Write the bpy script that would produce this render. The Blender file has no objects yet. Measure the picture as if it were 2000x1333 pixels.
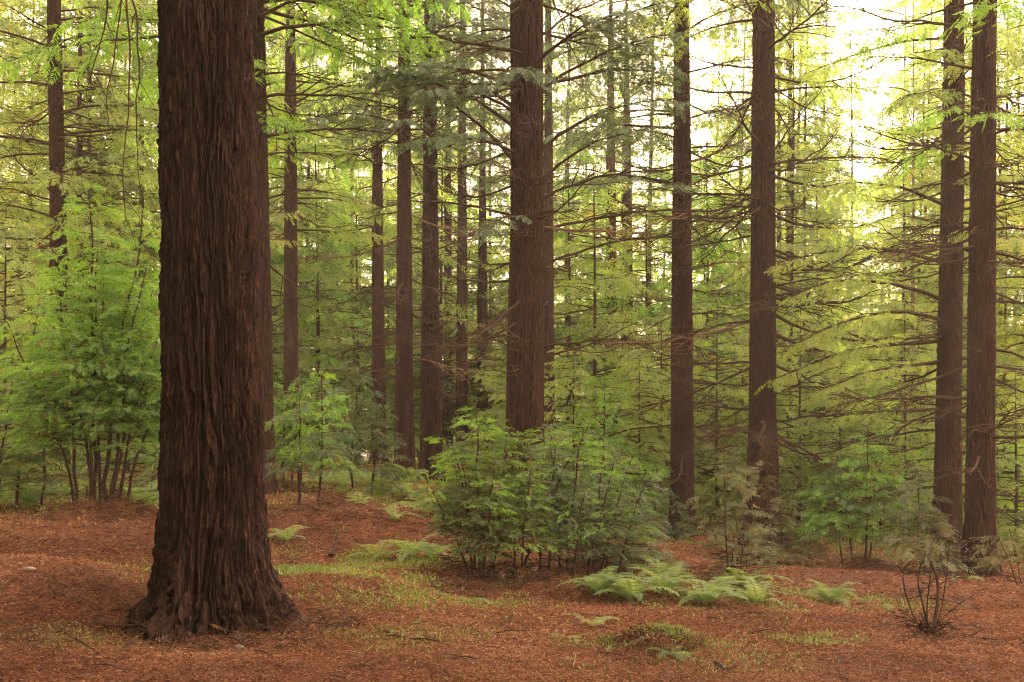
import bpy, math, random
import numpy as np
from mathutils import Vector

SEED = 7
random.seed(SEED)
RNG = np.random.default_rng(SEED)
R = math.radians
scn = bpy.context.scene
COL = scn.collection

# ------------------------------------------------------------------ camera
FPX, CX, HZ, CAM_H = 2145.0, 1000.0, 850.0, 1.6
cam_d = bpy.data.cameras.new('camera')
cam_d.sensor_width = 36.0
cam_d.lens = FPX / 2000.0 * 36.0
cam_d.shift_y = (HZ - 666.5) / 2000.0
cam_d.clip_start = 0.05
cam_d.clip_end = 3000.0
cam = bpy.data.objects.new('camera', cam_d)
COL.objects.link(cam)
cam.location = (0, 0, CAM_H)
cam.rotation_euler = (R(90), 0, 0)
scn.camera = cam

# ------------------------------------------------------------------ sky
SUN_EL, SUN_AZ = R(19.0), R(18.0)          # low, ahead and to the right
world = bpy.data.worlds.new('World')
scn.world = world
world.use_nodes = True
nt = world.node_tree
nt.nodes.clear()
wo = nt.nodes.new('ShaderNodeOutputWorld')
bg = nt.nodes.new('ShaderNodeBackground')
sky = nt.nodes.new('ShaderNodeTexSky')
sky.sky_type = 'NISHITA'
sky.sun_disc = False
sky.sun_elevation = SUN_EL
sky.sun_rotation = SUN_AZ
sky.air_density = 1.0
sky.dust_density = 4.0
sky.ozone_density = 0.3
warm = nt.nodes.new('ShaderNodeMix')        # thin warm high cloud veils the blue
warm.data_type = 'RGBA'
warm.inputs['Factor'].default_value = 0.8
nt.links.new(sky.outputs['Color'], warm.inputs[6])
warm.inputs[7].default_value = (10.0, 7.2, 4.7, 1)
nt.links.new(warm.outputs[2], bg.inputs['Color'])
bg.inputs['Strength'].default_value = 0.10
nt.links.new(bg.outputs['Background'], wo.inputs['Surface'])

# ------------------------------------------------------------------ sun
SUN_V = Vector((math.sin(SUN_AZ) * math.cos(SUN_EL), math.cos(SUN_AZ) * math.cos(SUN_EL), math.sin(SUN_EL)))
ld = bpy.data.lights.new('sun', 'SUN')
ld.energy = 5.0
ld.angle = R(3.0)
ld.color = (1.0, 0.86, 0.66)
lo = bpy.data.objects.new('sun', ld)
COL.objects.link(lo)
lo.location = (10, 30, 20)
lo.rotation_euler = SUN_V.to_track_quat('Z', 'Y').to_euler()

scn.view_settings.view_transform = 'Standard'
scn.view_settings.look = 'None'
scn.view_settings.gamma = 1.0
scn.view_settings.exposure = 2.62
cy = scn.cycles
cy.max_bounces = 7
cy.diffuse_bounces = 5
cy.glossy_bounces = 2
cy.transmission_bounces = 4
cy.transparent_max_bounces = 8
cy.volume_bounces = 0
cy.caustics_reflective = False
cy.caustics_refractive = False
cy.filter_width = 1.15
cy.use_denoising = True
cy.use_adaptive_sampling = False

HAZE = True

# ------------------------------------------------------------------ noise
def _h(ix, iy, iz, s):
    n = (ix * 374761393 + iy * 668265263 + iz * 2147483647 + s * 974634777) & 0xFFFFFFFF
    n = ((n ^ (n >> 13)) * 1274126177) & 0xFFFFFFFF
    n = ((n ^ (n >> 16)) * 2246822519) & 0xFFFFFFFF
    return ((n ^ (n >> 15)) & 0xFFFFFF) / float(0xFFFFFF)

def vn(x, y, z=0.0, s=0):
    """value noise in 0..1"""
    x = np.asarray(x, float); y = np.asarray(y, float); z = np.asarray(z, float) + 0 * x
    xi = np.floor(x); yi = np.floor(y); zi = np.floor(z)
    fx = x - xi; fy = y - yi; fz = z - zi
    fx = fx * fx * (3 - 2 * fx); fy = fy * fy * (3 - 2 * fy); fz = fz * fz * (3 - 2 * fz)
    xi = xi.astype(np.int64); yi = yi.astype(np.int64); zi = zi.astype(np.int64)
    def H(a, b, c): return _h(xi + a, yi + b, zi + c, s)
    c00 = H(0, 0, 0) * (1 - fx) + H(1, 0, 0) * fx
    c10 = H(0, 1, 0) * (1 - fx) + H(1, 1, 0) * fx
    c01 = H(0, 0, 1) * (1 - fx) + H(1, 0, 1) * fx
    c11 = H(0, 1, 1) * (1 - fx) + H(1, 1, 1) * fx
    c0 = c00 * (1 - fy) + c10 * fy
    c1 = c01 * (1 - fy) + c11 * fy
    return c0 * (1 - fz) + c1 * fz

def fbm(x, y, z=0.0, s=0, o=4):
    a, t, n = 1.0, 0.0, 0.0
    x = np.asarray(x, float); y = np.asarray(y, float); z = np.asarray(z, float)
    for k in range(o):
        t = t + a * vn(x, y, z, s + k * 13); n += a
        a *= 0.5; x = x * 2.03; y = y * 2.03; z = z * 2.03
    return t / n

# ------------------------------------------------------------------ terrain
# heights surveyed as (bearing, distance, where the ground stands)
GP = []
def gp(px, py, d): GP.append(((px - CX) / FPX * d, d, CAM_H - (py - HZ) * d / FPX))
for a in [(400, 1240, 8.8), (1000, 1333, 7.1), (1000, 1170, 11.5), (1420, 1140, 12.5), (1810, 1250, 9.0), (1810, 1333, 7.1),
          (1917, 1130, 18), (1332, 1055, 25), (1490, 1092, 22), (1690, 1105, 19), (1860, 1100, 21), (1560, 1110, 20),
          (600, 1000, 16), (700, 940, 25), (787, 945, 28), (545, 965, 20), (200, 1010, 14), (100, 930, 25),
          (50, 1110, 9.2), (0, 1333, 6.6), (560, 1130, 10.5), (800, 1110, 12.2), (1620, 1175, 12.5), (1250, 1060, 22),
          (1020, 1000, 20), (1150, 1050, 20), (1300, 1290, 7.8), (737, 905, 38), (300, 910, 38), (0, 1000, 15)]: gp(*a)
GP += [(-30, 60, 1.4), (-50, 110, 2), (0, 62, -0.6), (8, 40, -1.6), (16, 42, -3.6), (20, 70, -7), (45, 60, -6), (30, 30, -2.2), (12, 30, -1.5),
       (0, 110, -3), (40, 130, -9), (-60, 20, 1.6), (-12, 4, .5), (12, 4, 0.0), (0, -10, 0), (0, 2, 0), (14, 12, -.3), (25, 14, -.8), (-20, 14, 1.1), (-100, 200, 3), (0, 250, -6), (120, 250, -11),
       (-14, 42, .9), (-4, 45, .4), (300, 0, -8), (-300, 0, 3)]
GPA = np.array(GP)
def _base_h(x, y):
    x = np.asarray(x, float); y = np.asarray(y, float)
    num = np.zeros_like(x); den = np.zeros_like(x) + 1e-12
    dd = np.sqrt(x * x + y * y)
    bw = 0.9 + 0.10 * dd
    for gx, gy, gz in GPA:
        d2 = (x - gx) ** 2 + (y - gy) ** 2
        w = 1.0 / (d2 / bw ** 2 + 0.08) ** 2.2
        num += w * gz; den += w
    return num / den
MOUNDS = []        # x, y, height, radius
def ground_h(x, y):
    x = np.asarray(x, float); y = np.asarray(y, float)
    z = _base_h(x, y)
    near = np.clip(1.2 - np.sqrt(x * x + y * y) / 60, 0.2, 1)
    z = z + near * ((fbm(x * .55, y * .55, 0, 3, 3) - .5) * .13 + (fbm(x * 2.3, y * 2.3, 0, 5, 3) - .5) * .05)
    for mx, my, mh, mr in MOUNDS:
        q = ((x - mx) ** 2 + (y - my) ** 2) / mr ** 2
        z = z + mh * np.exp(-q * 1.4) * (0.75 + 0.5 * vn(x * 5, y * 5, 0, 9))
    return z
def gh(x, y): return float(ground_h(np.array([x]), np.array([y]))[0])
def at(px, d): return (px - CX) / FPX * d
def G(px, d):
    x = at(px, d); return (x, d, gh(x, d))

MOUNDS += [(at(410, 8.9), 8.95, .10, .75), (at(200, 14), 14.0, .22, .65), (at(640, 15.3), 15.3, .16, .65), (at(1010, 11.9), 12.0, .12, 1.1),
           (at(1495, 22), 22, .25, 1.1), (at(1690, 19), 19, .16, .45), (at(1905, 18), 18.2, .12, .8), (at(1275, 8.3), 8.3, .11, .42),
           (at(1812, 9), 9.0, .05, .18), (at(545, 20.5), 20.5, .25, .6), (at(600, 9.6), 9.3, .06, .5), (at(1332, 25), 25, .12, .8)]

GREEN = [  # x, y, radius, strength of low green growth
    (at(700, 10.8), 10.9, 1.3, .8), (at(600, 12), 11.6, 1.0, .7), (at(800, 9.0), 8.6, .7, .22), (at(950, 7.6), 7.6, .5, .18), (at(1100, 7.9), 7.9, .5, .24),
    (at(1280, 8.0), 8.0, .5, .6), (at(1580, 8.7), 8.8, .4, .5), (at(1500, 7.5), 7.5, .5, .2), (at(1400, 11.5), 11.3, 1.0, .3), (at(1620, 12.3), 12.2, .8, .5),
    (at(700, 24), 24, 3.0, 1.0), (at(820, 20), 20, 1.7, .8), (at(40, 20), 20, 4.0, 1.0), (at(280, 19), 19, 2.0, .9), (at(150, 8.2), 8.2, .5, .22),
    (at(800, 13), 13, 1.0, .7), (at(1900, 26), 27, 4, .8), (at(1600, 30), 31, 7, 1.1), (at(1250, 32), 34, 6, 1.0), (at(900, 40), 40, 8, .9), (at(300, 40), 42, 9, .8)]
def green(x, y):
    g = np.zeros_like(x)
    for gx, gy, gr, gs in GREEN:
        g = np.maximum(g, gs * np.exp(-((x - gx) ** 2 + (y - gy) ** 2) / gr ** 2))
    n = fbm(x * 2.2, y * 2.2, 0, 21, 4)
    return np.clip(g * 1.7 * np.clip((n - .40) * 5, 0, 1.3), 0, 1)

# ------------------------------------------------------------------ mesh builder
class MB:
    def __init__(s): s.v = []; s.q = []; s.t = []; s.n = 0; s.qm = []; s.tm = []
    def quads(s, v, f, tint=0.5, mi=0):
        v = np.asarray(v, np.float32).reshape(-1, 3); f = np.asarray(f, np.int64).reshape(-1, 4)
        s.v.append(v); s.q.append(f + s.n); s.n += len(v)
        s.t.append(np.broadcast_to(np.asarray(tint, np.float32), (len(f),))); s.qm.append(np.full(len(f), mi, np.int32))
    def tube(s, P, r, k=5, tint=0.5, mi=0):
        P = np.asarray(P, float); n = len(P); r = np.broadcast_to(np.asarray(r, float), (n,))
        T = np.gradient(P, axis=0); T /= np.linalg.norm(T, axis=1, keepdims=True) + 1e-9
        ref = np.array([0.0, 0, 1]) if abs(T[:, 2]).mean() < .8 else np.array([1.0, 0, 0])
        A = np.cross(T, ref); A /= np.linalg.norm(A, axis=1, keepdims=True) + 1e-9
        B = np.cross(T, A)
        a = np.arange(k) * 2 * math.pi / k
        V = P[:, None] + r[:, None, None] * (np.cos(a)[None, :, None] * A[:, None] + np.sin(a)[None, :, None] * B[:, None])
        i = np.arange(n - 1)[:, None] * k; j = np.arange(k)[None]; j2 = (j + 1) % k
        F = np.stack([i + j, i + j2, i + k + j2, i + k + j], -1)
        s.quads(V, F, tint, mi)
    def build(s, name, mats, parent=None, smooth=False, loc=(0, 0, 0)):
        me = bpy.data.meshes.new(name)
        V = np.concatenate(s.v); F = np.concatenate(s.q)
        V = V - np.asarray(loc, np.float32)
        me.vertices.add(len(V)); me.vertices.foreach_set('co', V.astype(np.float32).ravel())
        me.loops.add(F.size); me.loops.foreach_set('vertex_index', F.astype(np.int32).ravel())
        me.polygons.add(len(F)); me.polygons.foreach_set('loop_start', (np.arange(len(F)) * 4).astype(np.int32))
        if not isinstance(mats, (list, tuple)): mats = [mats]
        for m in mats: me.materials.append(m)
        if len(mats) > 1: me.polygons.foreach_set('material_index', np.concatenate(s.qm))
        me.polygons.foreach_set('use_smooth', np.full(len(F), smooth))
        at_ = me.attributes.new('tint', 'FLOAT', 'FACE')
        at_.data.foreach_set('value', np.concatenate(s.t).astype(np.float32))
        me.update(calc_edges=True)
        o = bpy.data.objects.new(name, me); COL.objects.link(o)
        if parent is not None:
            o.parent = parent
        else:
            o.location = loc
        return o

def tag(o, label=None, cat=None, group=None, kind=None):
    if label: o['label'] = label
    if cat: o['category'] = cat
    if group: o['group'] = group
    if kind: o['kind'] = kind
    return o
def empty(name, loc):
    e = bpy.data.objects.new(name, None); e.empty_display_size = .3; COL.objects.link(e); e.location = loc; return e

# ------------------------------------------------------------------ materials
def new_mat(name):
    m = bpy.data.materials.new(name); m.use_nodes = True
    n = m.node_tree; n.nodes.clear()
    out = n.nodes.new('ShaderNodeOutputMaterial')
    return m, n, out
def ramp(n, stops, interp='LINEAR'):
    r = n.nodes.new('ShaderNodeValToRGB'); cr = r.color_ramp; cr.interpolation = interp
    while len(cr.elements) > 1: cr.elements.remove(cr.elements[-1])
    cr.elements[0].position = stops[0][0]; cr.elements[0].color = (*stops[0][1], 1)
    for p, c in stops[1:]:
        e = cr.elements.new(p); e.color = (*c, 1)
    return r
def leaf_mat(name, stops, trans=0.5, gloss=0.05, tboost=(1.15, 1.1, .7)):
    m, n, out = new_mat(name)
    at_ = n.nodes.new('ShaderNodeAttribute'); at_.attribute_name = 'tint'
    r = ramp(n, stops); n.links.new(at_.outputs['Fac'], r.inputs['Fac'])
    d = n.nodes.new('ShaderNodeBsdfDiffuse'); t = n.nodes.new('ShaderNodeBsdfTranslucent')
    g = n.nodes.new('ShaderNodeBsdfGlossy'); g.inputs['Roughness'].default_value = .45; g.inputs['Color'].default_value = (.85, .95, 1, 1)
    mul = n.nodes.new('ShaderNodeMix'); mul.data_type = 'RGBA'; mul.blend_type = 'MULTIPLY'; mul.inputs['Factor'].default_value = 1
    n.links.new(r.outputs['Color'], mul.inputs[6]); mul.inputs[7].default_value = (*[c * 1.6 for c in tboost], 1)
    n.links.new(r.outputs['Color'], d.inputs['Color']); n.links.new(mul.outputs[2], t.inputs['Color'])
    a = n.nodes.new('ShaderNodeMixShader'); a.inputs[0].default_value = trans
    n.links.new(d.outputs[0], a.inputs[1]); n.links.new(t.outputs[0], a.inputs[2])
    b = n.nodes.new('ShaderNodeMixShader'); b.inputs[0].default_value = gloss
    n.links.new(a.outputs[0], b.inputs[1]); n.links.new(g.outputs[0], b.inputs[2])
    n.links.new(b.outputs[0], out.inputs['Surface'])
    return m
DEAD = (.16, .075, .02)
M = {}
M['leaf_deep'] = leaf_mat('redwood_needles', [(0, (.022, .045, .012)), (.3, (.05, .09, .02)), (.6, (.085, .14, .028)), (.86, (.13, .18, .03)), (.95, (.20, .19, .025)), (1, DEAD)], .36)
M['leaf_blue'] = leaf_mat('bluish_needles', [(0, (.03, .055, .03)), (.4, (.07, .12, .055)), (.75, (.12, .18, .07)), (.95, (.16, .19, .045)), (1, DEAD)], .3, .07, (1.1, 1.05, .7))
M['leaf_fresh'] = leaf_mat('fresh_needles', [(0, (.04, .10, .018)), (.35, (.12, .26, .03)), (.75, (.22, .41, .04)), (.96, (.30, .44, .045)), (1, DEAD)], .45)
M['leaf_olive'] = leaf_mat('olive_needles', [(0, (.09, .13, .028)), (.35, (.19, .265, .06)), (.7, (.27, .35, .075)), (.96, (.34, .38, .08)), (1, (.34, .20, .05))], .6, .05, (1.08, 1.1, .8))
M['leaf_gray'] = leaf_mat('greyish_needles', [(0, (.045, .055, .03)), (.4, (.095, .115, .05)), (.8, (.14, .15, .065)), (1, (.20, .12, .055))], .32)
M['fern'] = leaf_mat('fern_frond', [(0, (.08, .15, .05)), (.5, (.16, .25, .085)), (.9, (.24, .30, .10)), (1, (.28, .18, .07))], .5, .05)
M['grass'] = leaf_mat('low_green_growth', [(0, (.06, .12, .02)), (.5, (.15, .22, .04)), (.85, (.26, .28, .06)), (1, (.30, .17, .06))], .4)
M['brown_leaf'] = leaf_mat('dead_sprays', [(0, (.05, .024, .014)), (.5, (.14, .068, .038)), (1, (.26, .14, .075))], .35, .03, (1.1, .9, .7))

def bark_mat(name, stops, scale=1.0, bump=.6):
    m, n, out = new_mat(name)
    tc = n.nodes.new('ShaderNodeTexCoord'); mp = n.nodes.new('ShaderNodeMapping')
    mp.inputs['Scale'].default_value = (38 * scale, 38 * scale, 3.6 * scale)
    n.links.new(tc.outputs['Object'], mp.inputs['Vector'])
    no = n.nodes.new('ShaderNodeTexNoise'); no.inputs['Scale'].default_value = 1.6; no.inputs['Detail'].default_value = 6; no.inputs['Roughness'].default_value = .65
    n.links.new(mp.outputs[0], no.inputs['Vector'])
    r = ramp(n, stops); n.links.new(no.outputs['Fac'], r.inputs['Fac'])
    big = n.nodes.new('ShaderNodeTexNoise'); big.inputs['Scale'].default_value = 1.3; big.inputs['Detail'].default_value = 3
    mp2 = n.nodes.new('ShaderNodeMapping'); mp2.inputs['Scale'].default_value = (9, 9, .8); n.links.new(tc.outputs['Object'], mp2.inputs['Vector']); n.links.new(mp2.outputs[0], big.inputs['Vector'])
    mx = n.nodes.new('ShaderNodeMix'); mx.data_type = 'RGBA'; mx.blend_type = 'MIX'
    mr = n.nodes.new('ShaderNodeMapRange'); mr.inputs[1].default_value = .45; mr.inputs[2].default_value = .7; mr.inputs[4].default_value = .6
    n.links.new(big.outputs['Fac'], mr.inputs[0]); n.links.new(mr.outputs[0], mx.inputs['Factor'])
    n.links.new(r.outputs['Color'], mx.inputs[6]); mx.inputs[7].default_value = (.048, .025, .019, 1)
    p = n.nodes.new('ShaderNodeBsdfPrincipled'); p.inputs['Roughness'].default_value = .85; p.inputs['Specular IOR Level'].default_value = .25
    n.links.new(mx.outputs[2], p.inputs['Base Color'])
    b = n.nodes.new('ShaderNodeBump'); b.inputs['Strength'].default_value = bump; b.inputs['Distance'].default_value = .02
    n.links.new(no.outputs['Fac'], b.inputs['Height']); n.links.new(b.outputs[0], p.inputs['Normal'])
    n.links.new(p.outputs[0], out.inputs['Surface'])
    return m
M['bark'] = bark_mat('redwood_bark', [(.36, (.003, .0015, .001)), (.46, (.011, .0045, .0030)), (.56, (.040, .015, .0095)), (.72, (.15, .072, .047))], 1.0, 1.0)
M['bark_far'] = bark_mat('distant_bark', [(.25, (.010, .0045, .003)), (.5, (.032, .014, .010)), (.8, (.08, .042, .028))], .6)
M['pale_bark'] = bark_mat('pale_bark', [(.25, (.13, .10, .06)), (.6, (.24, .20, .13)), (.8, (.34, .30, .2))], .5)
M['twig'] = bark_mat('twig_bark', [(.2, (.025, .015, .010)), (.6, (.055, .032, .02)), (.9, (.11, .065, .042))], 1, .1)
M['pale_twig'] = bark_mat('weathered_twig', [(.2, (.14, .085, .055)), (.6, (.25, .16, .11)), (.9, (.36, .26, .18))], 1, .1)

def ground_mat():
    m, n, out = new_mat('forest_floor')
    tc = n.nodes.new('ShaderNodeTexCoord')
    def noise(s, det=5, rough=.6):
        t = n.nodes.new('ShaderNodeTexNoise'); t.inputs['Scale'].default_value = s; t.inputs['Detail'].default_value = det; t.inputs['Roughness'].default_value = rough
        n.links.new(tc.outputs['Object'], t.inputs['Vector']); return t
    f = noise(38, 6, .75); c = noise(2.2, 4)
    r = ramp(n, [(.3, (.03, .013, .009)), (.47, (.09, .038, .025)), (.58, (.19, .088, .058)), (.75, (.30, .16, .11))])
    n.links.new(f.outputs['Fac'], r.inputs['Fac'])
    r2 = ramp(n, [(.35, (.55, .5, .5)), (.65, (1.25, 1.15, 1.05))]); n.links.new(c.outputs['Fac'], r2.inputs['Fac'])
    mu = n.nodes.new('ShaderNodeMix'); mu.data_type = 'RGBA'; mu.blend_type = 'MULTIPLY'; mu.inputs['Factor'].default_value = 1
    n.links.new(r.outputs['Color'], mu.inputs[6]); n.links.new(r2.outputs['Color'], mu.inputs[7])
    at_ = n.nodes.new('ShaderNodeAttribute'); at_.attribute_name = 'green'
    gm = ramp(n, [(.3, (.05, .06, .012)), (.55, (.11, .13, .03)), (.75, (.19, .19, .05))]); n.links.new(f.outputs['Fac'], gm.inputs['Fac'])
    mx = n.nodes.new('ShaderNodeMix'); mx.data_type = 'RGBA'
    ml = n.nodes.new('ShaderNodeMath'); ml.operation = 'MULTIPLY'; ml.inputs[1].default_value = .75
    n.links.new(at_.outputs['Fac'], ml.inputs[0]); n.links.new(ml.outputs[0], mx.inputs['Factor'])
    n.links.new(mu.outputs[2], mx.inputs[6]); n.links.new(gm.outputs['Color'], mx.inputs[7])
    p = n.nodes.new('ShaderNodeBsdfPrincipled'); p.inputs['Roughness'].default_value = .9; p.inputs['Specular IOR Level'].default_value = .15
    n.links.new(mx.outputs[2], p.inputs['Base Color'])
    b = n.nodes.new('ShaderNodeBump'); b.inputs['Strength'].default_value = .9; b.inputs['Distance'].default_value = .02
    n.links.new(f.outputs['Fac'], b.inputs['Height']); n.links.new(b.outputs[0], p.inputs['Normal'])
    n.links.new(p.outputs[0], out.inputs['Surface'])
    return m
M['ground'] = ground_mat()

# ------------------------------------------------------------------ ground sheet
def axis(lo, hi, c, step, grow):
    out = [c]; s = step
    while out[-1] < hi: out.append(out[-1] + s); s = max(step, (out[-1] - c) * grow) if out[-1] - c > 1 else step
    neg = [c]; s = step
    while neg[-1] > lo: neg.append(neg[-1] - s); s = max(step, (c - neg[-1]) * grow) if c - neg[-1] > 1 else step
    return np.array(neg[:0:-1] + out)
gx = axis(-420, 420, 0, .045, .011); gy = axis(-420, 900, 9, .045, .011)
X, Y = np.meshgrid(gx, gy); Z = ground_h(X.ravel(), Y.ravel()).reshape(X.shape)
Z += np.where(Y < 40, (fbm(X * 11, Y * 11, 0, 31, 2) - .5) * .03, 0)
mb = MB(); ny, nx = X.shape
ii = (np.arange(ny - 1)[:, None] * nx + np.arange(nx - 1)[None])
mb.quads(np.stack([X, Y, Z], -1), np.stack([ii, ii + 1, ii + nx + 1, ii + nx], -1))
gr = mb.build('ground', M['ground'], smooth=True)
tag(gr, 'forest floor of orange brown redwood litter', None, kind='structure')
ga = gr.data.attributes.new('green', 'FLOAT', 'POINT'); ga.data.foreach_set('value', green(X.ravel(), Y.ravel()).astype(np.float32))

# ------------------------------------------------------------------ leaf pieces
def kites(n, P, D, L, W, Nrm, tint, mb, mi=0, droop=0.0, wide=.45):
    """n leaf blades: base P, unit dir D, length L, width W, normal Nrm"""
    S = np.cross(D, Nrm); S /= np.linalg.norm(S, axis=1, keepdims=True) + 1e-9
    L = np.broadcast_to(L, (n,))[:, None]; W = np.broadcast_to(W, (n,))[:, None]
    m = P + D * L * wide; tip = P + D * L; tip[:, 2] -= (L * droop)[:, 0]
    V = np.stack([P, m + S * W * .5, tip, m - S * W * .5], 1)
    mb.quads(V, np.arange(n * 4).reshape(n, 4), tint, mi)

def unit(v): return v / (np.linalg.norm(v, axis=-1, keepdims=True) + 1e-9)

def spray_template(seed, nside, wl, ww, jitter=.2):
    """flat redwood spray, axis +x length 1, shoots both sides, blades as (K,4,3)"""
    r = np.random.default_rng(seed); K = []
    ts = np.linspace(.06, .94, nside)
    for t in ts:
        for sd in (-1, 1):
            tt = t + r.uniform(-.4, .4) / nside
            a = R(48 + r.uniform(-14, 14)) * sd
            ln = wl * (1 - .55 * tt) * r.uniform(.7, 1.25)
            K.append((tt, 0, 0, a, ln, ww * r.uniform(.8, 1.25)))
    K.append((.85, 0, 0, 0, wl * .6, ww))
    out = []
    for (x, y, z, a, ln, w) in K:
        d = np.array([math.cos(a), math.sin(a), r.uniform(-.28, .06)]); d /= np.linalg.norm(d)
        s = np.array([-math.sin(a), math.cos(a), r.uniform(-.5, .5)]); s /= np.linalg.norm(s)
        p = np.array([x, y, -.10 * x * x]); m = p + d * ln * .45
        out.append([p, m + s * w / 2, p + d * ln + np.array([0, 0, -.12 * ln]), m - s * w / 2])
    out.append([[0, -.006, 0], [1, -.004, -.1], [1, .004, -.1], [0, .006, 0]])
    return np.array(out, np.float32)
TPL = {'hi': [spray_template(i, 13, .40, .046) for i in range(5)],
       'mid': [spray_template(20 + i, 9, .46, .075) for i in range(5)],
       'lo': [spray_template(40 + i, 6, .52, .115) for i in range(5)]}

def spray_batch(mb, P, D, S, tint, lod, rng, mi=0, roll=.35):
    """P (N,3) base, D (N,3) axis, S (N,) length"""
    P = np.asarray(P, float); D = unit(np.asarray(D, float)); S = np.asarray(S, float); N = len(P)
    if N == 0: return
    up = np.tile(np.array([0, 0, 1.0]), (N, 1)) + rng.normal(0, roll, (N, 3))
    Yv = unit(np.cross(up, D)); Zv = np.cross(D, Yv)
    tint = np.asarray(tint, float); tp = TPL[lod]; ch = rng.integers(0, len(tp), N)
    for c in range(len(tp)):
        k = ch == c
        if not k.any(): continue
        T = tp[c]
        V = (P[k][:, None, None] + S[k][:, None, None, None] * (T[None, ..., 0:1] * D[k][:, None, None] + T[None, ..., 1:2] * Yv[k][:, None, None] + T[None, ..., 2:3] * Zv[k][:, None, None]))
        n = k.sum() * len(T)
        tt = np.repeat(tint[k], len(T)) + rng.normal(0, .17, n)
        mb.quads(V, np.arange(n * 4).reshape(n, 4), np.clip(tt, 0, 1), mi)

def curve(p0, az, L, e0, e1, n=9, wob=.05, rng=None):
    """branch path: start elevation e0, end elevation e1, wandering"""
    rng = rng or RNG
    t = np.linspace(0, 1, n); el = e0 + (e1 - e0) * t + rng.normal(0, wob, n)
    a = az + np.cumsum(rng.normal(0, wob, n))
    d = np.stack([np.sin(a) * np.cos(el), np.cos(a) * np.cos(el), np.sin(el)], -1)
    P = np.zeros((n, 3)); P[0] = p0
    P[1:] = p0 + np.cumsum(d[:-1] * (L / (n - 1)), axis=0)
    return P, d

def interp_path(P, D, t):
    n = len(P); f = t * (n - 1); i = min(int(f), n - 2); w = f - i
    return P[i] * (1 - w) + P[i + 1] * w, unit(D[i] * (1 - w) + D[i + 1] * w)

def live_branch(wood, lst, p0, az, L, e0, e1, rng, r0=.02, sub=.16, sl=.34, start=.25, tint=.4, lod='mid', subl=.42, droop=.3, k=4, wmi=0, dens=1.0, deadin=0.0):
    """a limb with side twigs carrying flat sprays; sprays go to lst"""
    n = max(6, int(L * 3)); P, D = curve(p0, az, L, e0, e1, n, .05, rng)
    wood.tube(P, np.linspace(r0, r0 * .22, n), k, .5, wmi)
    t = start * rng.uniform(.8, 1.2); sd = 1; step = sub / L
    while t < 1:
        q, d = interp_path(P, D, min(t, .999))
        l2 = (subl * L * (1.05 - t) + .12 + .05 * L * 0) * rng.uniform(.6, 1.2)
        l2 = min(l2, 1.5)
        a2 = math.atan2(d[0], d[1]) + sd * R(55 + rng.uniform(-15, 15)); e = math.asin(np.clip(d[2], -1, 1)) * .6
        m = max(4, int(l2 * 6)); P2, D2 = curve(q, a2, l2, e + .1, e - droop * rng.uniform(.5, 1.6), m, .06, rng)
        if l2 > .2: wood.tube(P2, np.linspace(r0 * .35, .0025, m), 3, .5, wmi)
        tn = np.clip(tint + rng.normal(0, .09), 0, 1)
        u = .12; s3 = 1
        st = .55 * sl / max(l2, .1) / dens
        while u < 1.0:
            q3, d3 = interp_path(P2, D2, min(u, .999))
            a3 = math.atan2(d3[0], d3[1]) + s3 * R(42 + rng.uniform(-14, 14)); e3 = math.asin(np.clip(d3[2], -1, 1)) - droop * rng.uniform(.1, 1.2)
            lst.append((q3, (math.sin(a3) * math.cos(e3), math.cos(a3) * math.cos(e3), math.sin(e3)), sl * rng.uniform(.6, 1.15) * (1.1 - .35 * u), 1.05 if (deadin and rng.random() < deadin * (1.15 - t)) else tn + rng.normal(0, .04)))
            u += st; s3 = -s3
        lst.append((P2[-1], D2[-1], sl * rng.uniform(.8, 1.2), tn))
        t += step; sd = -sd
    lst.append((P[-1], D[-1], sl, tint))

def flush(mb, lst, lod, rng, mi=0, roll=.35):
    if not lst: return
    P, D, S, T = zip(*lst); spray_batch(mb, np.array(P), np.array(D), np.array(S), np.array(T), lod, rng, mi, roll)

def bare_branch(mb, p0, az, L, e0, e1, rng, r0=.018, k=5, forks=4, mi=0, twig=True, flen=.45):
    n = max(8, int(L * 5)); P, D = curve(p0, az, L, e0, e1, n, .10, rng)
    mb.tube(P, np.linspace(r0, r0 * .2, n) , k, .5, mi)
    for j in range(forks):
        t = rng.uniform(.2, .95); q, d = interp_path(P, D, t)
        a2 = math.atan2(d[0], d[1]) + rng.choice([-1, 1]) * R(rng.uniform(25, 60)); e = math.asin(np.clip(d[2], -1, 1))
        l2 = L * flen * (1.1 - t) * rng.uniform(.5, 1.3) + .12
        P2, D2 = curve(q, a2, l2, e + rng.normal(0, .2), e + rng.normal(-.15, .45), 6, .10, rng)
        mb.tube(P2, np.linspace(r0 * .5 * (1.1 - .6 * t), .004, 6), 3, .5, mi)
        if twig:
            for _ in range(2):
                q3, d3 = interp_path(P2, D2, rng.uniform(.2, .9))
                a3 = math.atan2(d3[0], d3[1]) + rng.choice([-1, 1]) * R(rng.uniform(25, 60))
                P3, _d = curve(q3, a3, l2 * rng.uniform(.25, .6), e + rng.normal(0, .3), e + rng.normal(-.1, .5), 4, .12, rng)
                mb.tube(P3, np.linspace(.006, .003, 4), 3, .5, mi)
    return P, D

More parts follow.
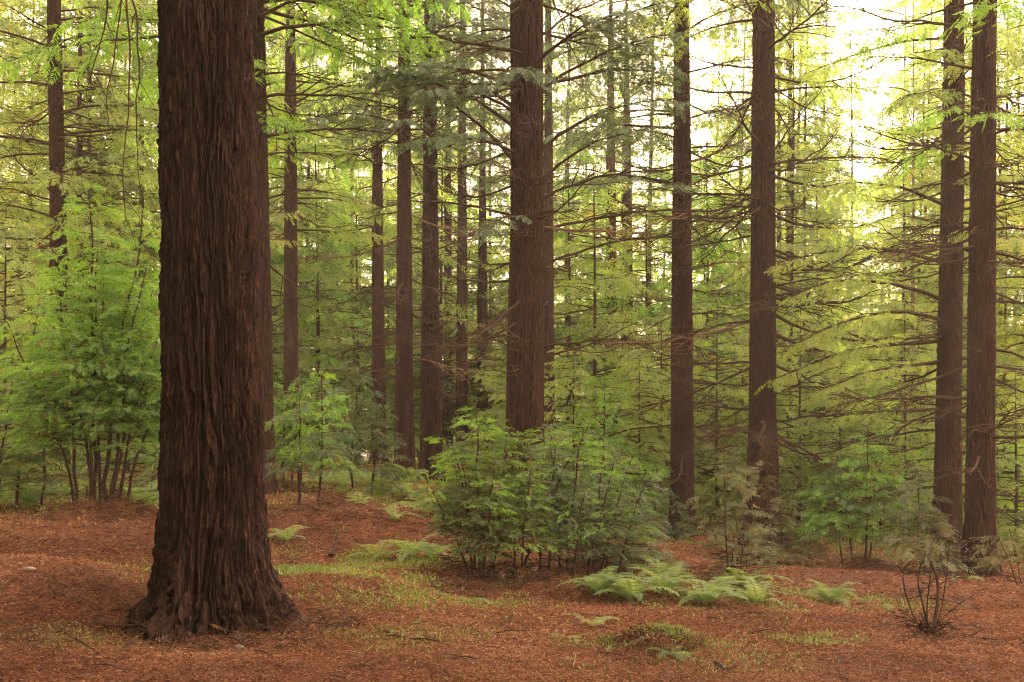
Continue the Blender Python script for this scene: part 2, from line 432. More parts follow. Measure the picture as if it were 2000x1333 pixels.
# ------------------------------------------------------------------ trunks
def trunk_fn(spec, d, H, base_z, lean_y=0.0):
    """spec: (py, left px, right px) at distance d, from top to base -> centre x, radius by height"""
    zs, cx, rr = [], [], []
    for py, l, r in spec:
        zs.append(CAM_H + (HZ - py) * d / FPX); cx.append(at((l + r) / 2, d)); rr.append((r - l) / 2 / FPX * d)
    o = np.argsort(zs); zs = np.array(zs)[o]; cx = np.array(cx)[o]; rr = np.array(rr)[o]
    zt, ct, rt = zs[-1], cx[-1], rr[-1]
    k = (rr[-1] - rr[0]) / (zs[-1] - zs[0] + 1e-6) if len(zs) > 1 else -.01
    zs = np.append(zs, H + base_z); rr = np.append(rr, rt * .25)
    slope = (cx[-1] - cx[0]) / (zs[-2] - zs[0] + 1e-6) if len(cx) > 1 else 0
    cx = np.append(cx, ct + slope * .4 * (H + base_z - zt))
    def f(z):
        return np.interp(z, zs, cx), np.interp(z, zs, rr)
    return f

def bark_disp(th, z, r, seed, amp, size=.055):
    """long wandering vertical furrows that split and join, with flaky plates between them"""
    c_, s_ = np.cos(th) * r, np.sin(th) * r
    k = 1.0 / size
    N1 = max(6, round(2 * math.pi * r / size)); N2 = round(N1 * 2.3)
    w = fbm(c_ * k * .30, s_ * k * .30, z * k * .055, seed, 3) - .5
    w2 = fbm(c_ * k * .8, s_ * k * .8, z * k * .14, seed + 5, 3) - .5
    u = th * N1 / (2 * math.pi) + 6.0 * w + 1.3 * w2
    d1 = vn(c_ * k * .6, s_ * k * .6, z * k * .10, seed + 1)
    f1 = np.clip((np.abs(np.cos(math.pi * u)) - .70) / .22, 0, 1) * np.clip(d1 * 2.4 - .35, .1, 1.3)
    u2 = th * N2 / (2 * math.pi) + 7.5 * w + 3.4 * w2
    d2 = vn(c_ * k * 1.4, s_ * k * 1.4, z * k * .30, seed + 2)
    f2 = np.clip((np.abs(np.cos(math.pi * u2)) - .6) / .4, 0, 1) * np.clip(d2 * 2 - .5, 0, 1)
    b = vn(c_ * k * 2.6, s_ * k * 2.6, z * k * .45, seed + 3); c = vn(c_ * k * 6, s_ * k * 6, z * k * 1.1, seed + 4)
    plate = vn(c_ * k * .45, s_ * k * .45, z * k * .12, seed + 7)
    u3 = th * round(N1 * 4.3) / (2 * math.pi) + 13 * w + 8 * w2
    f3 = np.clip((np.abs(np.cos(math.pi * u3)) - .5) / .4, 0, 1) * np.clip(vn(c_ * k * 2.2, s_ * k * 2.2, z * k * .5, seed + 12) * 2.2 - .5, 0, 1)
    e = vn(c_ * k * 3.4, s_ * k * 3.4, z * k * .7, seed + 9)
    torn = np.where(e > .52, .26, 0) * np.clip(b * 2, 0, 1)          # flaked strips stand proud
    fine = vn(c_ * k * 9, s_ * k * 9, z * k * 1.6, seed + 11)
    return amp * (-1.25 * f1 - .75 * f2 - .38 * f3 + .5 * (b - .5) + .4 * (c - .5) + .3 * (fine - .5) + torn + .9 * (plate - .5))

def make_trunk(name, f, y, base_z, H, seed, amp, size, nth, dz, ztop_fine, parent, flare=.5, fh=.35, lobes=7, lobe_amp=.35, mat='bark', lean=0.0):
    z0 = base_z - .5
    zf = np.arange(z0, ztop_fine, dz); zc = np.geomspace(1, 1 + H + base_z - ztop_fine, 26) - 1 + ztop_fine
    zs = np.concatenate([zf, zc[1:]])
    th = np.arange(nth) / nth * 2 * math.pi
    cx, r = f(zs)
    TH, ZZ = np.meshgrid(th, zs); RR = np.repeat(r[:, None], nth, 1)
    hgt = np.clip(ZZ - base_z + .05, 0, None)
    lob = vn(np.cos(TH) * lobes / 3, np.sin(TH) * lobes / 3, hgt * .6, seed + 40)
    fl = np.exp(-hgt / fh)
    RR = RR * (1 + flare * fl * (1 - lobe_amp + 2 * lobe_amp * lob)) 
    RR = RR * (1 + .05 * (vn(np.cos(TH) * 1.3, np.sin(TH) * 1.3, ZZ * .25, seed + 50) - .5))
    dsp = bark_disp(TH, ZZ, float(np.median(r[:len(zf)])), seed, amp, size)
    rough = (fbm(np.cos(TH) * RR * 14, np.sin(TH) * RR * 14, ZZ * 9, seed + 60, 4) - .5) * amp * 4.5 * np.clip(fl * 2, 0, 1)
    RR = RR + dsp + rough
    V = np.stack([cx[:, None] + RR * np.cos(TH), y + lean * (ZZ - base_z) + RR * np.sin(TH), ZZ], -1)
    n = len(zs); i = np.arange(n - 1)[:, None] * nth; j = np.arange(nth)[None]; j2 = (j + 1) % nth
    mb = MB(); mb.quads(V, np.stack([i + j, i + j2, i + nth + j2, i + nth + j], -1))
    return mb.build(name, M[mat], parent, smooth=True, loc=parent.location)

def redwood(label, spec, d, seed, H=21, base_py=None, leaf='leaf_deep', live=(4.0, 40, 3.2), bare=(1.0, 7.0, 26, 1.6), amp=.02, size=.05, nth=110, dz=.04,
            flare=.45, fh=.35, lod='mid', group='redwood trees of the grove', extra=None, mat='bark', tint=.4, name='redwood_tree', zfine=None, lobes=7, lobe_amp=.35, elev=(.12, -.35), sl=.26, barep=True, azlim=None):
    rng = np.random.default_rng(seed)
    x0 = at((spec[-1][1] + spec[-1][2]) / 2, d); bz = gh(x0, d)
    f = trunk_fn(spec, d, H, bz)
    root = empty(name, (x0, d, bz)); tag(root, label, 'tree', group)
    ztop = zfine or (CAM_H + (HZ + 30) * d / FPX)
    make_trunk('trunk', f, d, bz, H, seed, amp, size, nth, dz, ztop, root, flare, fh, mat=mat, lobes=lobes, lobe_amp=lobe_amp)
    # bare limbs, each a part
    b0, b1, nb, bl = bare
    for i in range(min(int(nb * 1.25), 85)):
        z = bz + rng.uniform(b0, b1); cx, r = f(z); az = rng.uniform(0, 2 * math.pi)
        p0 = np.array([cx + math.sin(az) * r * .9, d + math.cos(az) * r * .9, z])
        b = MB(); L = bl * rng.uniform(.35, 1.25)
        bare_branch(b, p0, az, L, rng.uniform(-.6, .2), rng.uniform(-.5, .7), rng, r0=rng.uniform(.009, .016) + .006 * L, forks=int(5 + L * 4))
        o = b.build('branch', M['twig'] if rng.random() > .14 or abs(math.sin(az)) < .75 else M['pale_twig'], root, loc=root.location)
    # living crown
    h0, nl, ml = live
    c = MB(); lst = []
    hv = ztop - bz + 1.5
    for i in range(nl):
        z = bz + h0 + (hv - h0) * ((i + rng.random()) / nl); cx, r = f(z)
        az = rng.uniform(0, 2 * math.pi) if azlim is None else R(rng.uniform(*azlim))
        L = ml * rng.uniform(.55, 1.15) * (.75 + .5 * min(1, (z - bz - h0) / 3))
        live_branch(c, lst, np.array([cx + math.sin(az) * r * .9, d + math.cos(az) * r * .9, z]), az, L, elev[0] + rng.normal(0, .12), elev[1] + rng.normal(0, .2), rng,
                    r0=.010 + .007 * L, start=.3, tint=np.clip(tint + rng.normal(0, .12), 0, .9), lod=lod, sl=sl, sub=.13, wmi=1, droop=.55)
    flush(c, lst, lod, rng)
    # rest of the crown above what the view holds, coarser
    lst = []
    nt_ = int((H - hv) * 1.4)
    for i in range(max(nt_, 0)):
        z = bz + hv + (H - hv) * (i + rng.random()) / nt_; cx, r = f(z); az = rng.uniform(0, 2 * math.pi)
        L = (ml + .4) * (1 - .8 * (z - bz - hv) / (H - hv)) + .3
        live_branch(c, lst, np.array([cx, d, z]), az, L, .1, -.3, rng, r0=.02, start=.2, tint=tint, lod='lo', sl=.6, sub=.42, wmi=1, k=3)
    flush(c, lst, 'lo', rng)
    if extra:
        lst = []
        for e in extra:   # (z above camera-less ground 0, azimuth deg, length, e0, e1, leaf?)
            z, az, L, e0, e1, liv = e; cx, r = f(z); az = R(az)
            p0 = np.array([cx + math.sin(az) * r * .9, d + math.cos(az) * r * .9, z])
            if liv: live_branch(c, lst, p0, az, L, e0, e1, rng, r0=.012 + .009 * L, start=.3, tint=liv, lod=lod, sl=sl, sub=.12, wmi=1, droop=.5)
            else:
                b = MB(); bare_branch(b, p0, az, L, e0, e1, rng, r0=.012 + .007 * L, forks=int(3 + L * 2)); b.build('branch', M['twig'], root, loc=root.location)
        flush(c, lst, lod, rng)
    c.build('crown', [M[leaf], M['twig']], root, loc=root.location)
    return root

def zpy(py, d): return CAM_H + (HZ - py) * d / FPX

# ---- the big foreground trunk
D0 = 8.9
x0 = at(408, D0); bz0 = gh(x0, D0) - .02
fb = trunk_fn([(-200, 322, 478), (0, 315, 488), (400, 316, 500), (700, 318, 508), (900, 318, 515), (1200, 316, 520)], D0, 30, bz0)
big = empty('redwood_tree', (x0, D0, bz0))
tag(big, 'massive furrowed redwood trunk with flared base, closest of all the trees', 'tree', 'redwood trees of the grove')
make_trunk('trunk', fb, D0, bz0, 30, 101, .046, .066, 620, .010, 5.6, big, flare=.66, fh=.30, lobes=9, lobe_amp=.8)
rng = np.random.default_rng(5)
# thin whips hanging beside the trunk
for (px, d, L, sw) in [(222, 8.2, 1.0, .0), (232, 8.3, 1.55, .10), (240, 8.4, 1.35, .18), (205, 8.6, .8, -.1)]:
    b = MB(); p1 = np.array([at(px, d), d, 5.25]); n = 14
    t = np.linspace(0, 1, n)
    P = np.stack([p1[0] + sw * t + .05 * np.sin(t * 5) + rng.normal(0, .006, n), np.full(n, d), p1[2] - L * 1.3 * t], -1)
    b.tube(np.concatenate([[[x0 - .3, D0 - .1, 5.9]], P]), np.linspace(.010, .003, n + 1), 4)
    for j in range(6):
        k = rng.integers(3, n); P2, _ = curve(P[k], rng.uniform(0, 6.3), .25, -.9, -1.3, 5, .1, rng); b.tube(P2, np.linspace(.004, .002, 5), 3)
    b.build('branch', M['twig'], big, loc=big.location)
c = MB(); lst = []
for i in range(40):
    z = 7.0 + 22 * (i / 40); cx, r = fb(z); az = rng.uniform(0, 6.28)
    L = 3.6 * (1 - .75 * i / 40)
    live_branch(c, lst, np.array([cx, D0, z]), az, L, .15, -.2, rng, r0=.03, start=.3, tint=.4, lod='lo', sl=.55, sub=.4, wmi=1)
flush(c, lst, 'lo', rng)
c.build('crown', [M['leaf_deep'], M['twig']], big, loc=big.location)

# ---- the other recognisable trees
T = redwood
T('tall trunk leaning half hidden right behind the big foreground redwood', [(-100, 478, 512), (100, 484, 517), (400, 487, 525), (700, 487, 532), (950, 484, 536)], 19.5, 202, leaf='leaf_fresh', live=(6.2, 22, 3.4), bare=(2.5, 8, 16, 1.8), tint=.55,
  extra=[(6.9, 95, 2.6, .1, -.15, 0), (7.6, 90, 2.8, .15, -.2, 0), (8.7, 110, 3.2, .1, -.35, .58), (9.3, 80, 3.4, .1, -.35, .58), (9.0, 130, 3.2, .1, -.4, .58), (9.7, 150, 3.4, .1, -.3, .6), (9.6, 100, 3.8, .0, -.4, .58), (9.2, 165, 2.6, 0, -.4, .58)])
T('slim dark trunk above the bright green saplings, left of the big redwood', [(0, 92, 118), (350, 98, 127), (500, 98, 130), (940, 98, 134)], 27, 203, leaf='leaf_olive', live=(5.5, 40, 3.0), bare=(3, 11, 38, 2.0), tint=.35)
T('thin trunk standing alone just right of the big redwood and its leaning neighbour', [(200, 556, 579), (700, 554, 582), (950, 552, 584)], 34, 204, leaf='leaf_olive', live=(6.5, 34, 3.0), bare=(2, 12, 26, 1.8), tint=.5, nth=80)
T('leftmost of the row of slim trunks left of centre, feathery sapling at its foot', [(200, 733, 745), (400, 726, 748), (700, 727, 752), (920, 725, 756)], 37, 205, leaf='leaf_olive', live=(10, 26, 2.8), bare=(2, 12, 34, 1.9), tint=.45, nth=80)
T('straight trunk ending in a broad foot at the fern bank, second of the centre row', [(200, 777, 802), (600, 774, 805), (800, 771, 808), (948, 769, 812)], 28, 206, leaf='leaf_blue', live=(8.6, 24, 3.0), bare=(2, 10, 30, 1.9), tint=.4, flare=.25)
T('two toned trunk with pale ridged right flank, third of the centre row', [(200, 827, 853), (600, 824, 858), (800, 821, 862), (960, 819, 866)], 29, 207, leaf='leaf_blue', live=(8.3, 26, 3.0), bare=(2, 10, 26, 1.8), tint=.45, size=.07, amp=.035)
T('narrow dark trunk squeezed between the two toned trunk and a paler one', [(300, 868, 881), (600, 867, 883), (850, 864, 885)], 46, 208, leaf='leaf_deep', live=(12, 22, 2.8), bare=(2, 14, 20, 2.0), nth=64, dz=.07)
T('pale brown straight trunk in the background, fifth of the centre row', [(100, 897, 909), (400, 893, 912), (800, 890, 914)], 43, 209, leaf='leaf_deep', live=(11, 24, 2.8), bare=(2, 13, 24, 2.0), nth=64, dz=.07)
T('short looking dark trunk against the pale gap just left of the thick central redwood', [(350, 936, 949), (600, 932, 952), (780, 931, 954)], 44, 210, leaf='leaf_deep', live=(8, 24, 2.8), bare=(1, 10, 34, 2.2), nth=64, dz=.07)
T('thick central redwood rising behind the bushy saplings', [(-100, 1001, 1056), (0, 997, 1060), (400, 998, 1063), (600, 993, 1063), (800, 988, 1062), (1000, 982, 1066)], 20, 211, leaf='leaf_blue', live=(7.6, 16, 3.0), bare=(2.6, 9.0, 22, 2.2), tint=.4, nth=200, dz=.025, amp=.022, size=.06,
  extra=[(8.6, 268, 3.0, .15, -.1, 0), (8.0, 275, 2.6, .15, -.1, 0), (8.9, 75, 2.4, .7, .3, 0), (8.5, 80, 2.6, .6, .2, .35), (7.9, 100, 2.6, .55, -.1, .35), (6.8, 85, 2.8, .7, -.2, .4), (5.9, 95, 2.8, .4, -.25, 0), (5.3, 90, 3.0, .3, -.05, 0),
         (4.7, 88, 2.6, .35, -.05, 0), (6.6, 262, 2.6, .9, .1, .35), (7.2, 255, 2.8, .6, -.2, .3), (7.6, 285, 2.8, .6, -.2, .35), (5.6, 270, 2.6, .3, -.1, 0), (5.4, 260, 1.6, .3, -.2, 0), (4.4, 265, 2.0, -.1, .3, 0), (6.2, 110, 2.4, .6, 0, .45),
         (7.9, 240, 2.9, .2, -.5, .3), (7.4, 225, 2.6, .2, -.5, .3), (6.7, 235, 2.4, .2, -.5, .3), (8.3, 140, 2.6, .3, -.3, .35), (8.0, 60, 3.0, .4, -.1, .35), (5.4, 200, 1.4, .2, -.9, .4), (3.2, 92, 1.7, .2, -.1, 0), (3.0, 80, 1.9, .3, .4, 0)])
T('thin dark trunk tucked directly behind the right edge of the thick central redwood', [(300, 1062, 1080), (600, 1061, 1082), (850, 1059, 1085)], 34, 212, leaf='leaf_deep', live=(9, 22, 2.8), bare=(1, 10, 34, 2.0), nth=64, dz=.07)
T('distant trunk partly veiled by blue green sprays, right of the central redwood', [(300, 1184, 1202), (600, 1182, 1205), (850, 1179, 1207)], 43, 213, leaf='leaf_blue', live=(2.5, 46, 3.0), bare=(1, 10, 20, 2.0), tint=.5, nth=64, dz=.07)
T('faint slender trunk beside the veiled distant one, nearer the open gap', [(350, 1214, 1234), (600, 1213, 1236), (850, 1210, 1240)], 50, 214, leaf='leaf_blue', live=(2.5, 46, 3.0), bare=(1, 10, 16, 2.0), tint=.5, nth=64, dz=.08)
T('straight clean redwood with its whole foot showing at the crest, short snags on its sides', [(-100, 1318, 1343), (0, 1317, 1345), (300, 1315, 1350), (600, 1311, 1352), (900, 1310, 1355), (1050, 1307, 1357)], 25, 215, leaf='leaf_blue', live=(8.5, 16, 2.8), bare=(1.5, 10, 36, 2.2), tint=.4, nth=120, dz=.035, flare=.18,
  extra=[(7.3, 250, 2.6, .1, -.3, .5), (7.0, 200, 2.0, .1, -.4, .55), (8.6, 280, 2.8, .1, -.3, .35), (6.4, 150, 1.8, .1, -.5, .6)])
T('dark redwood with many drooping bare limbs and a mounded foot behind a grey sapling', [(-100, 1472, 1511), (0, 1470, 1512), (400, 1467, 1514), (800, 1463, 1516), (1000, 1456, 1524), (1090, 1450, 1530)], 22, 216, leaf='leaf_olive', live=(8.6, 10, 3.0), bare=(2.0, 10.2, 48, 2.6), tint=.5, nth=160, dz=.03, flare=.35,
  extra=[(7.3, 90, 1.6, .9, .9, 0), (6.0, 90, 2.6, -.3, .5, .58), (5.3, 95, 2.8, -.35, .5, 0), (4.9, 85, 2.8, -.2, .6, 0), (4.2, 92, 2.6, -.1, .45, 0), (6.8, 88, 2.4, -.25, .2, .58), (5.2, 110, 2.4, -.3, -.1, .58), (4.6, 75, 2.6, -.3, 0, .58), (3.6, 90, 2.8, -.4, .1, .58),
         (3.0, 80, 2.8, -.45, -.1, 0), (4.0, 110, 2.4, -.5, .2, .65), (5.6, 270, 1.9, -.2, -.1, 0), (7.0, 265, 2.2, -.4, .3, 0), (3.9, 275, 2.0, -.1, -.3, 0), (2.6, 95, 1.8, -.1, .1, 0)])
T('very thin trunk peeping out along the right side of the limby dark redwood', [(450, 1517, 1526), (700, 1516, 1528), (830, 1515, 1530)], 40, 217, leaf='leaf_olive', live=(7, 14, 2.0), bare=(1, 8, 12, 1.4), nth=48, dz=.08, H=18)
T('slim trunk in the gap a little right of the limby dark redwood', [(450, 1536, 1550), (700, 1534, 1551), (830, 1533, 1552)], 40, 218, leaf='leaf_blue', live=(2, 40, 2.4), bare=(1, 9, 30, 1.8), nth=56, dz=.08, H=20, tint=.5)
T('left one of the pair of redwoods at the far right, leafy above', [(0, 1845, 1882), (300, 1840, 1882), (800, 1829, 1877), (1000, 1823, 1878), (1100, 1818, 1880)], 21, 219, leaf='leaf_olive', live=(7.0, 18, 2.6), bare=(1.2, 9.5, 34, 2.0), tint=.55, nth=130, dz=.03, flare=.2,
  extra=[(4.2, 265, 3.2, .35, -.5, .58), (3.8, 255, 3.0, .2, -.6, .58), (3.4, 268, 3.3, .0, -.5, .58), (3.0, 260, 2.6, .0, -.5, .58), (4.9, 262, 3.2, .3, -.4, .58), (2.1, 265, 2.0, -.1, -.1, .5), (6.0, 260, 2.6, .3, -.3, .58), (5.4, 180, .9, .1, -.5, .58), (6.4, 170, .9, .1, -.6, .58)])
T('right one of the pair of redwoods at the far right, wide foot on open litter', [(-100, 1905, 1944), (0, 1902, 1945), (300, 1897, 1944), (600, 1892, 1943), (900, 1888, 1942), (1125, 1883, 1944)], 18, 220, leaf='leaf_fresh', live=(8.0, 6, 2.2), bare=(1.8, 8.5, 36, 1.9), tint=.6, nth=150, dz=.03, flare=.3,
  extra=[(6.6, 200, 1.3, .2, -.6, .58), (6.8, 250, 1.2, .2, -.7, .58), (6.5, 140, 1.3, .2, -.7, .58), (6.4, 300, 1.0, .2, -.7, .58), (6.6, 100, 1.4, 0, -.6, .6), (8.3, 270, 2.6, .1, .25, 0), (7.6, 265, 1.8, .3, -.2, 0), (3.8, 80, 1.6, 0, -.7, .5), (4.6, 85, 1.8, -.2, -.8, .5), (3.0, 100, 1.4, -.2, -.9, .5)])

T('pale slender trunk glowing in the yellow green foliage left of the far right pair', [(700, 1778, 1788), (900, 1774, 1789)], 34, 221, leaf='leaf_olive', live=(4, 22, 2.0), bare=(1, 5, 8, 1.4), nth=40, dz=.08, H=13, mat='pale_bark', name='pale_tree')
# ------------------------------------------------------------------ background trees
def far_tree(seed, H, spread, leaf, low, dens=1.0, trunk_r=.2, lod='lo', sl=.46, sub=.30):
    """returns root with trunk + crown built at the origin"""
    rng = np.random.default_rng(seed)
    root = empty('conifer_tree', (0, 0, 0))
    mb = MB(); z = np.linspace(-.6, H, 24); P = np.stack([np.sin(z * .2 + seed) * .04 * z * .2, np.cos(z * .17 + seed) * .04 * z * .2, z], -1)
    mb.tube(P, trunk_r * (1 - .85 * np.clip(z, 0, H) / H) * (1 + .4 * np.exp(-np.clip(z, 0, 9) / .4)), 14)
    mb.build('trunk', M['bark_far'], root, smooth=True)
    c = MB(); lst = []
    n = int((H - low) * 4.2 * dens)
    for i in range(n):
        t = (i + rng.random()) / n; zz = low + (H - low) * t; az = rng.uniform(0, 6.283)
        L = spread * (1 - .8 * t ** 1.4) * rng.uniform(.6, 1.15) + .2
        live_branch(c, lst, np.array([0, 0, zz]), az, L, rng.uniform(-.1, .3), rng.uniform(-.5, 0), rng, r0=.012 + .008 * L, start=.22, tint=np.clip(rng.normal(.45, .17), 0, .95), sl=sl, sub=sub, wmi=1, k=3, subl=.5, droop=.6)
    flush(c, lst, lod, rng, roll=.5)
    for i in range(14):    # bare lower limbs
        zz = rng.uniform(.8, low + 3); az = rng.uniform(0, 6.283)
        bare_branch(c, np.array([0, 0, zz]), az, rng.uniform(.8, 2.2), rng.uniform(-.4, .2), rng.uniform(-.4, .4), rng, r0=.022, k=3, mi=1, forks=3, twig=False)
    c.build('crown', [M[leaf], M['twig']], root)
    return root
PROTO = [far_tree(301, 27, 3.2, 'leaf_olive', 3.2, 1.1, trunk_r=.15), far_tree(302, 25, 3.0, 'leaf_deep', 1.8, 1.1, trunk_r=.14), far_tree(303, 22, 3.2, 'leaf_olive', 1.0, 1.1, trunk_r=.13),
         far_tree(304, 12, 2.8, 'leaf_olive', .6, 1.2, trunk_r=.10), far_tree(305, 9, 2.4, 'leaf_deep', .4, 1.3, trunk_r=.08), far_tree(306, 14, 3.2, 'leaf_fresh', .8, 1.1, trunk_r=.12),
         far_tree(307, 5.5, 1.9, 'leaf_olive', .2, 2.2, trunk_r=.05, lod='mid', sl=.32, sub=.2), far_tree(308, 4.2, 1.6, 'leaf_fresh', .2, 2.2, trunk_r=.04, lod='mid', sl=.3, sub=.2)]
used = set()
def put(k, px, d, s=1.0, label=None, group=None, yy=None):
    x = at(px, d) if yy is None else px; y = d if yy is None else yy
    src = PROTO[k]
    if k not in used: r = src; used.add(k)
    else:
        r = src.copy(); COL.objects.link(r)
        for ch in src.children:
            cc = ch.copy(); COL.objects.link(cc); cc.parent = r
    r.location = (x, y, gh(x, y) - .05); r.rotation_euler = (0, 0, random.uniform(0, 6.28)); r.scale = (s, s, s * random.uniform(.95, 1.08))
    for key in ('label', 'category', 'group'):
        if key in r: del r[key]
    tag(r, label, 'tree', group)
    return r
LF = {0: 'tall slender conifer with olive foliage deep in the background of the grove, or conifer added unseen near the camera for shade',
      1: 'tall dark green conifer standing deep in the background of the grove',
      2: 'leafy conifer green almost to the ground deep in the background of the grove',
      3: 'medium olive tree beyond the crest of the slope', 4: 'small dark green conifer beyond the crest of the slope', 5: 'bright green bushy tree beyond the crest of the slope',
      6: 'low yellowish sapling growing beyond the crest', 7: 'low fresh green sapling growing beyond the crest'}
GF = {0: 'tall background conifers', 1: 'dark background conifers', 2: 'leafy background conifers', 3: 'trees beyond the crest', 4: 'dark small conifers beyond the crest', 5: 'bushy trees beyond the crest', 6: 'yellowish saplings beyond the crest', 7: 'fresh green saplings beyond the crest'}
rs = random.Random(11)
BG = []
# left half: dense wall of tall trees; centre somewhat open; right: only low ones
for px, d in [(-30, 33), (60, 40), (160, 36), (230, 44), (272, 38), (330, 50), (400, 42), (470, 48), (520, 40), (690, 52), (30, 55), (200, 60), (130, 52), (540, 58), (620, 64), (760, 62), (-60, 46), (820, 56),
              (960, 60), (1010, 66), (1110, 48), (1150, 58), (1270, 52), (1300, 66), (1060, 74), (1385, 60), (640, 75), (450, 70), (300, 72), (90, 76), (880, 72), (1215, 76)]:
    BG.append((rs.choice([0, 0, 1, 2]), px, d, rs.uniform(.85, 1.1)))
for px, d in [(1380, 42), (1430, 50), (1480, 60), (1560, 40), (1600, 48), (1650, 56), (1700, 62), (1740, 46), (1790, 38), (1800, 55), (1890, 44), (1960, 36), (1990, 50), (2040, 40), (1850, 64), (1620, 66), (1340, 38), (1500, 36),
              (1160, 36), (1260, 38), (1110, 40), (960, 46), (840, 52)]:
    BG.append((rs.choice([3, 4, 5, 5, 3]), px, d, rs.uniform(.75, 1.05)))
for px, d in [(1400, 29), (1450, 31), (1560, 27), (1600, 29), (1640, 26), (1720, 28), (1770, 25), (1800, 31), (1950, 25), (1985, 22), (2030, 27), (1250, 27), (1180, 25), (1290, 31), (1540, 33), (1680, 33), (1890, 30),
              (1120, 27),  (350, 30), (250, 27), (60, 28), (10, 24), (150, 31), (1000, 31)]:
    BG.append((rs.choice([6, 6, 7]), px, d, rs.uniform(.7, 1.1)))
for k, px, d, s in BG: put(k, px, d, s, LF[k], GF[k])
# more background trees, filling the gaps among the others
for k, px, d, s_ in [(0, 1575, 40, .72), (2, 1640, 45, .68), (0, 1795, 42, .78), (2, 1950, 38, .85), (0, 2010, 31, .8), (2, 1530, 50, .9), (1, 1880, 52, .9), (2, 1400, 55, .8), (0, 1660, 60, .75), (2, 1820, 60, 1.0), (1, 2060, 40, 1),
                     (2, -20, 48, 1), (2, 120, 64, 1.1), (2, 250, 52, 1), (2, 360, 60, 1.1), (2, 500, 66, 1.1), (2, 560, 50, 1), (2, 700, 68, 1.1), (1, 590, 56, 1.1), (2, 1070, 58, 1), (2, 1190, 62, 1), (2, 1340, 78, 1), (2, 660, 58, 1), (1, 180, 38, 1), (2, 950, 84, 1.1), (2, 1120, 84, 1.1),
                     (2, 40, 80, 1.2), (2, 200, 84, 1.2), (2, 420, 86, 1.2), (2, 780, 88, 1.2), (2, 1270, 90, 1.2)]:
    put(k, px, d, s_, LF[k], GF[k])
for k, px, d, s_ in [(0, 1545, 34, .62), (2, 1600, 38, .6), (2, 1760, 36, .62), (0, 1840, 33, .75), (2, 1900, 40, .8), (2, 1985, 42, .9), (2, 1440, 46, .72), (2, 1380, 50, .8), (0, 1720, 58, .8), (2, 1490, 44, .6)]:
    put(k, px, d, s_, LF[k], GF[k])
for k, px, d, s_ in [(0, 1735, 62, 1.0), (0, 1660, 52, .82), (2, 1700, 50, .5), (0, 1770, 54, 1.0), (0, 1560, 46, .92), (0, 1610, 54, 1.05), (0, 1450, 52, .95), (0, 1810, 48, .95), (0, 1860, 58, 1.1), (0, 1960, 44, .95), (0, 1500, 62, 1.15), (0, 1395, 64, 1.1),
                     (2, 600, 50, .95), (2, 730, 54, 1), (2, 850, 50, .95), (2, 905, 58, 1.05), (1, 480, 56, 1), (3, 700, 46, 1), (4, 780, 44, 1.1), (3, 860, 44, 1.1), (4, 975, 46, .8), (5, 620, 42, .9), (3, 1040, 44, 1)]:
    put(k, px, d, s_, LF[k], GF[k])
for x, y in [(-9, 5), (-7.9, 4.9), (-6.8, 1.8), (-7.5, 0), (-8, -2.5), (-6, -4.5), (-3.5, -5.5), (-1, -6.5), (2, -7.5), (-5, -8), (0, -10), (5, -10), (-10.5, 7), (-7.4, 3.0), (-8.2, 6.8), (-6.4, 0.6), (-13, 4), (-9, -6), (-16, 24), (-12, -1), (8, -8), (-3, -12)]:  # unseen trees added beside and behind the camera to block light
    put(rs.choice([1, 2, 2]), x, 0, rs.uniform(.9, 1.1), LF[0], GF[0], yy=y)

